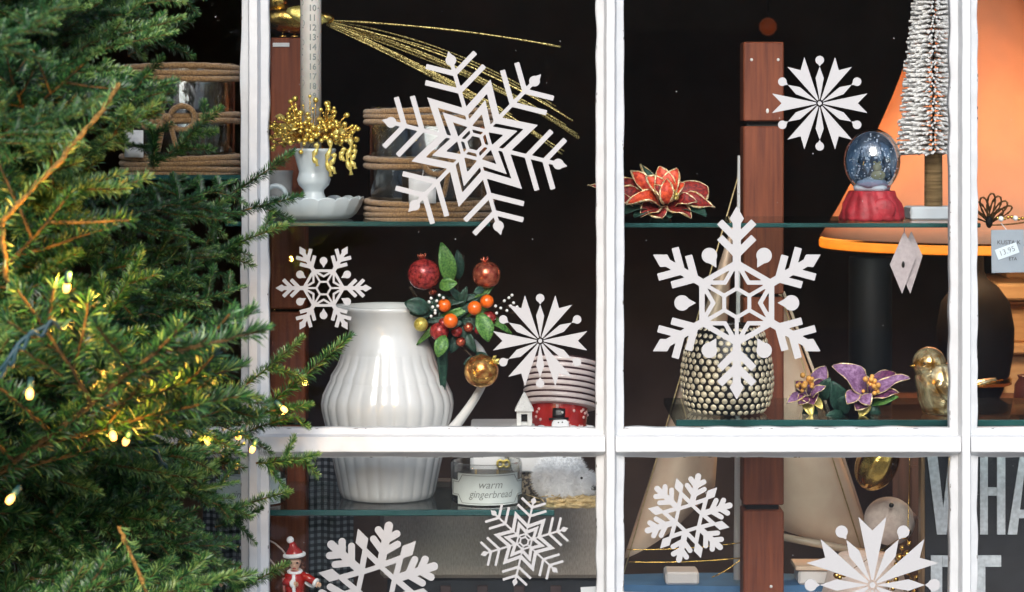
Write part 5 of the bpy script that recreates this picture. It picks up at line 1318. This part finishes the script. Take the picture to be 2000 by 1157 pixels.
# sprays that reach out over the window frame, root -> tip
HAND = [((430, 395), (572, 296), -.10), ((440, 425), (578, 352), -.08), ((400, 500), (556, 442), -.09), ((380, 520), (478, 470), -.12), ((360, 690), (470, 628), -.11), ((470, 760), (596, 668), -.10), ((480, 830), (682, 655), -.07), ((500, 812), (600, 760), -.08), ((455, 850), (560, 818), -.08), ((500, 905), (626, 895), -.08), ((430, 1000), (565, 962), -.09),
        ((420, 1030), (510, 1003), -.08), ((440, 1165), (560, 1098), -.10), ((500, 1200), (604, 1152), -.09), ((330, 300), (428, 218), -.20), ((300, 330), (300, 240), -.22), ((350, 270), (415, 262), -.15), ((250, 110), (388, 42), -.25), ((240, 190), (315, 115), -.28), ((180, 60), (300, 40), -.30), ((420, 1080), (470, 1150), -.12), ((330, 960), (470, 880), -.12), ((310, 620), (440, 640), -.14),
        ((340, 440), (450, 400), -.13), ((180, 1060), (325, 968), -.40), ((150, 1130), (345, 1085), -.42), ((30, 560), (150, 500), -.75), ((150, 700), (285, 500), -.60), ((110, 1010), (200, 900), -.5), ((230, 860), (235, 960), -.45)]
for i, ((x0, y0), (x1, y1_), yy) in enumerate(HAND):
    p, t = W(x0, y0, yy - .03), W(x1, y1_, yy); d = (t - p); L = d.length; d.normalize(); yv_ = Vector((0, -1, .3)).cross(d).normalized(); zv = d.cross(yv_)
    m = Matrix((d, yv_, zv)).transposed()
    s = L / .16
    link_part(TW[i % 6], 'branch', tree, p, m.to_quaternion(), (s, min(1.25, max(.8, s)), min(1.25, max(.8, s)))); nb += 1
FILL = [((-60, 150), (330, -10), -.50, -.45), ((-80, 230), (330, 60), -.62, -.40), ((-120, 60), (250, -60), -.7, -.5), ((-60, 260), (300, 160), -.72, -.55), ((-120, 120), (150, 40), -.95, -.85), ((-60, 20), (390, 30), -.45, -.26), ((-100, 300), (210, 210), -.85, -.75),
        ((150, 560), (415, 525), -.40, -.22), ((130, 640), (425, 590), -.45, -.24), ((160, 720), (440, 705), -.42, -.20), ((120, 780), (445, 800), -.45, -.18), ((140, 900), (440, 930), -.45, -.17), ((100, 1000), (430, 1010), -.5, -.25), ((120, 1060), (420, 1120), -.5, -.25), ((60, 1130), (380, 1190), -.55, -.32), ((140, 430), (420, 425), -.42, -.20)]
for i, ((x0, y0), (x1, y1_), ya, yb_) in enumerate(FILL):
    p, t = W(x0, y0, ya), W(x1, y1_, yb_); d = (t - p); L = d.length; d.normalize(); yv_ = Vector((0, -.6, .8)).cross(d).normalized(); zv = d.cross(yv_)
    m = Matrix((d, yv_, zv)).transposed() @ Matrix.Rotation(RTREE.uniform(-.8, .5), 3, 'X')
    link_part(BR[i % 7], 'branch', tree, p, m.to_quaternion(), (L / .40, L / .40 * .85, L / .40 * .85)); nb += 1
for pts in ([(-10, 440, -.9), (40, 395, -.9), (110, 320, -.88), (170, 250, -.87), (205, 205, -.86), (238, 158, -.85)], [(232, 1030, -.7), (255, 1090, -.7), (290, 1170, -.7)], [(2, 430, -.9), (10, 490, -.9), (14, 560, -.88)]):
    q = B(); P_ = [W(*p) for p in pts]; fine = []
    for i in range(len(P_) - 1):
        p0, p1, p2, p3 = P_[max(0, i - 1)], P_[i], P_[i + 1], P_[min(len(P_) - 1, i + 2)]
        for j in range(6):
            t = j / 6; fine.append(.5 * ((2 * p1) + (p2 - p0) * t + (2 * p0 - 5 * p1 + 4 * p2 - p3) * t * t + (3 * p1 - p0 - 3 * p2 + p3) * t ** 3) + Vector((R.uniform(-1, 1), 0, R.uniform(-1, 1))) * .0018)
    q.tube(fine, [.0023 * (1 + .25 * R.uniform(-1, 1)) for _ in fine], 7); bt_ = q.obj('bare_twig', GOLDSTEM, tree)
    ax = [p - Vector((TX, TY, 0)) for p in fine]; me = needles_mesh(int(pts[0][1]), [([tuple(a) for a in ax], .0012, .0010, .4)], 750); o = bpy.data.objects.new('branch', me); COL.objects.link(o); o.parent = tree

# ================================================================== FAIRY LIGHTS
lights = [(130, 562, -.90), (246, 707, -.74), (58, 770, -.92), (246, 862, -.70), (221, 852, -.74), (466, 852, -.20), (493, 878, -.16), (555, 800, -.12), (20, 976, -.86), (405, 862, -.32)]
sl_t = thing('fairy_lights', 'string of warm white fairy lights with teal cable in the fir tree', 'fairy lights', W(150, 700, -.8))
order = [6, 2, 0, 11, 1, 4, 3, 12, 9, 5, 6]
pts = []
seq = [W(-40, 742, -.95), W(0, 722, -.95), W(18, 700, -.95), W(40, 668, -.945), W(75, 645, -.94), W(112, 632, -.92), W(150, 650, -.80), W(200, 720, -.68), W(215, 820, -.66), W(260, 850, -.64), W(300, 880, -.55), W(320, 930, -.50)]
pts = []
for i in range(len(seq) - 1):
    p0, p1, p2, p3 = seq[max(0, i - 1)], seq[i], seq[i + 1], seq[min(len(seq) - 1, i + 2)]
    for j in range(6):
        t = j / 6; pts.append(.5 * ((2 * p1) + (p2 - p0) * t + (2 * p0 - 5 * p1 + 4 * p2 - p3) * t * t + (3 * p1 - p0 - 3 * p2 + p3) * t ** 3))
q = B(); q.tube(pts, .0022, 6); q.tube([p + Vector((.004, 0, .005 * math.sin(i))) for i, p in enumerate(pts)], .002, 6); q.obj('cable', CABLE, sl_t)
bulb_me = mesh_of(B().lathe((0, 0, 0), [(.0001, -.007), (.0035, -.006), (.005, -.001), (.0045, .004), (.0025, .007)], 14), 'bulb', BULB)
sock_me = mesh_of(B().lathe((0, 0, 0), [(.0001, .0065), (.0042, .0065), (.0045, .012), (.004, .022), (.0001, .022)], 12), 'socket', CABLE)
for i, p in enumerate(lights):
    w = W(*p); rot = Quaternion((R.uniform(-1, 1), R.uniform(-1, 1), 0), R.uniform(.2, 1.0))
    bl = link_part(bulb_me, 'bulb', sl_t, w, rot, .72)
    s = bpy.data.objects.new('socket', sock_me); COL.objects.link(s); s.parent = bl
    if i < 12:
        pl = bpy.data.lights.new('bulb_light', 'POINT'); pl.energy = .75 if i in (0, 1) else .07; pl.color = (1, .50, .07); pl.shadow_soft_size = .004
        po = bpy.data.objects.new('bulb_light', pl); COL.objects.link(po); po.location = w + (Vector((.018, -.012, .016)) if i in (0, 1) else Vector((.003, -.016, .004)))
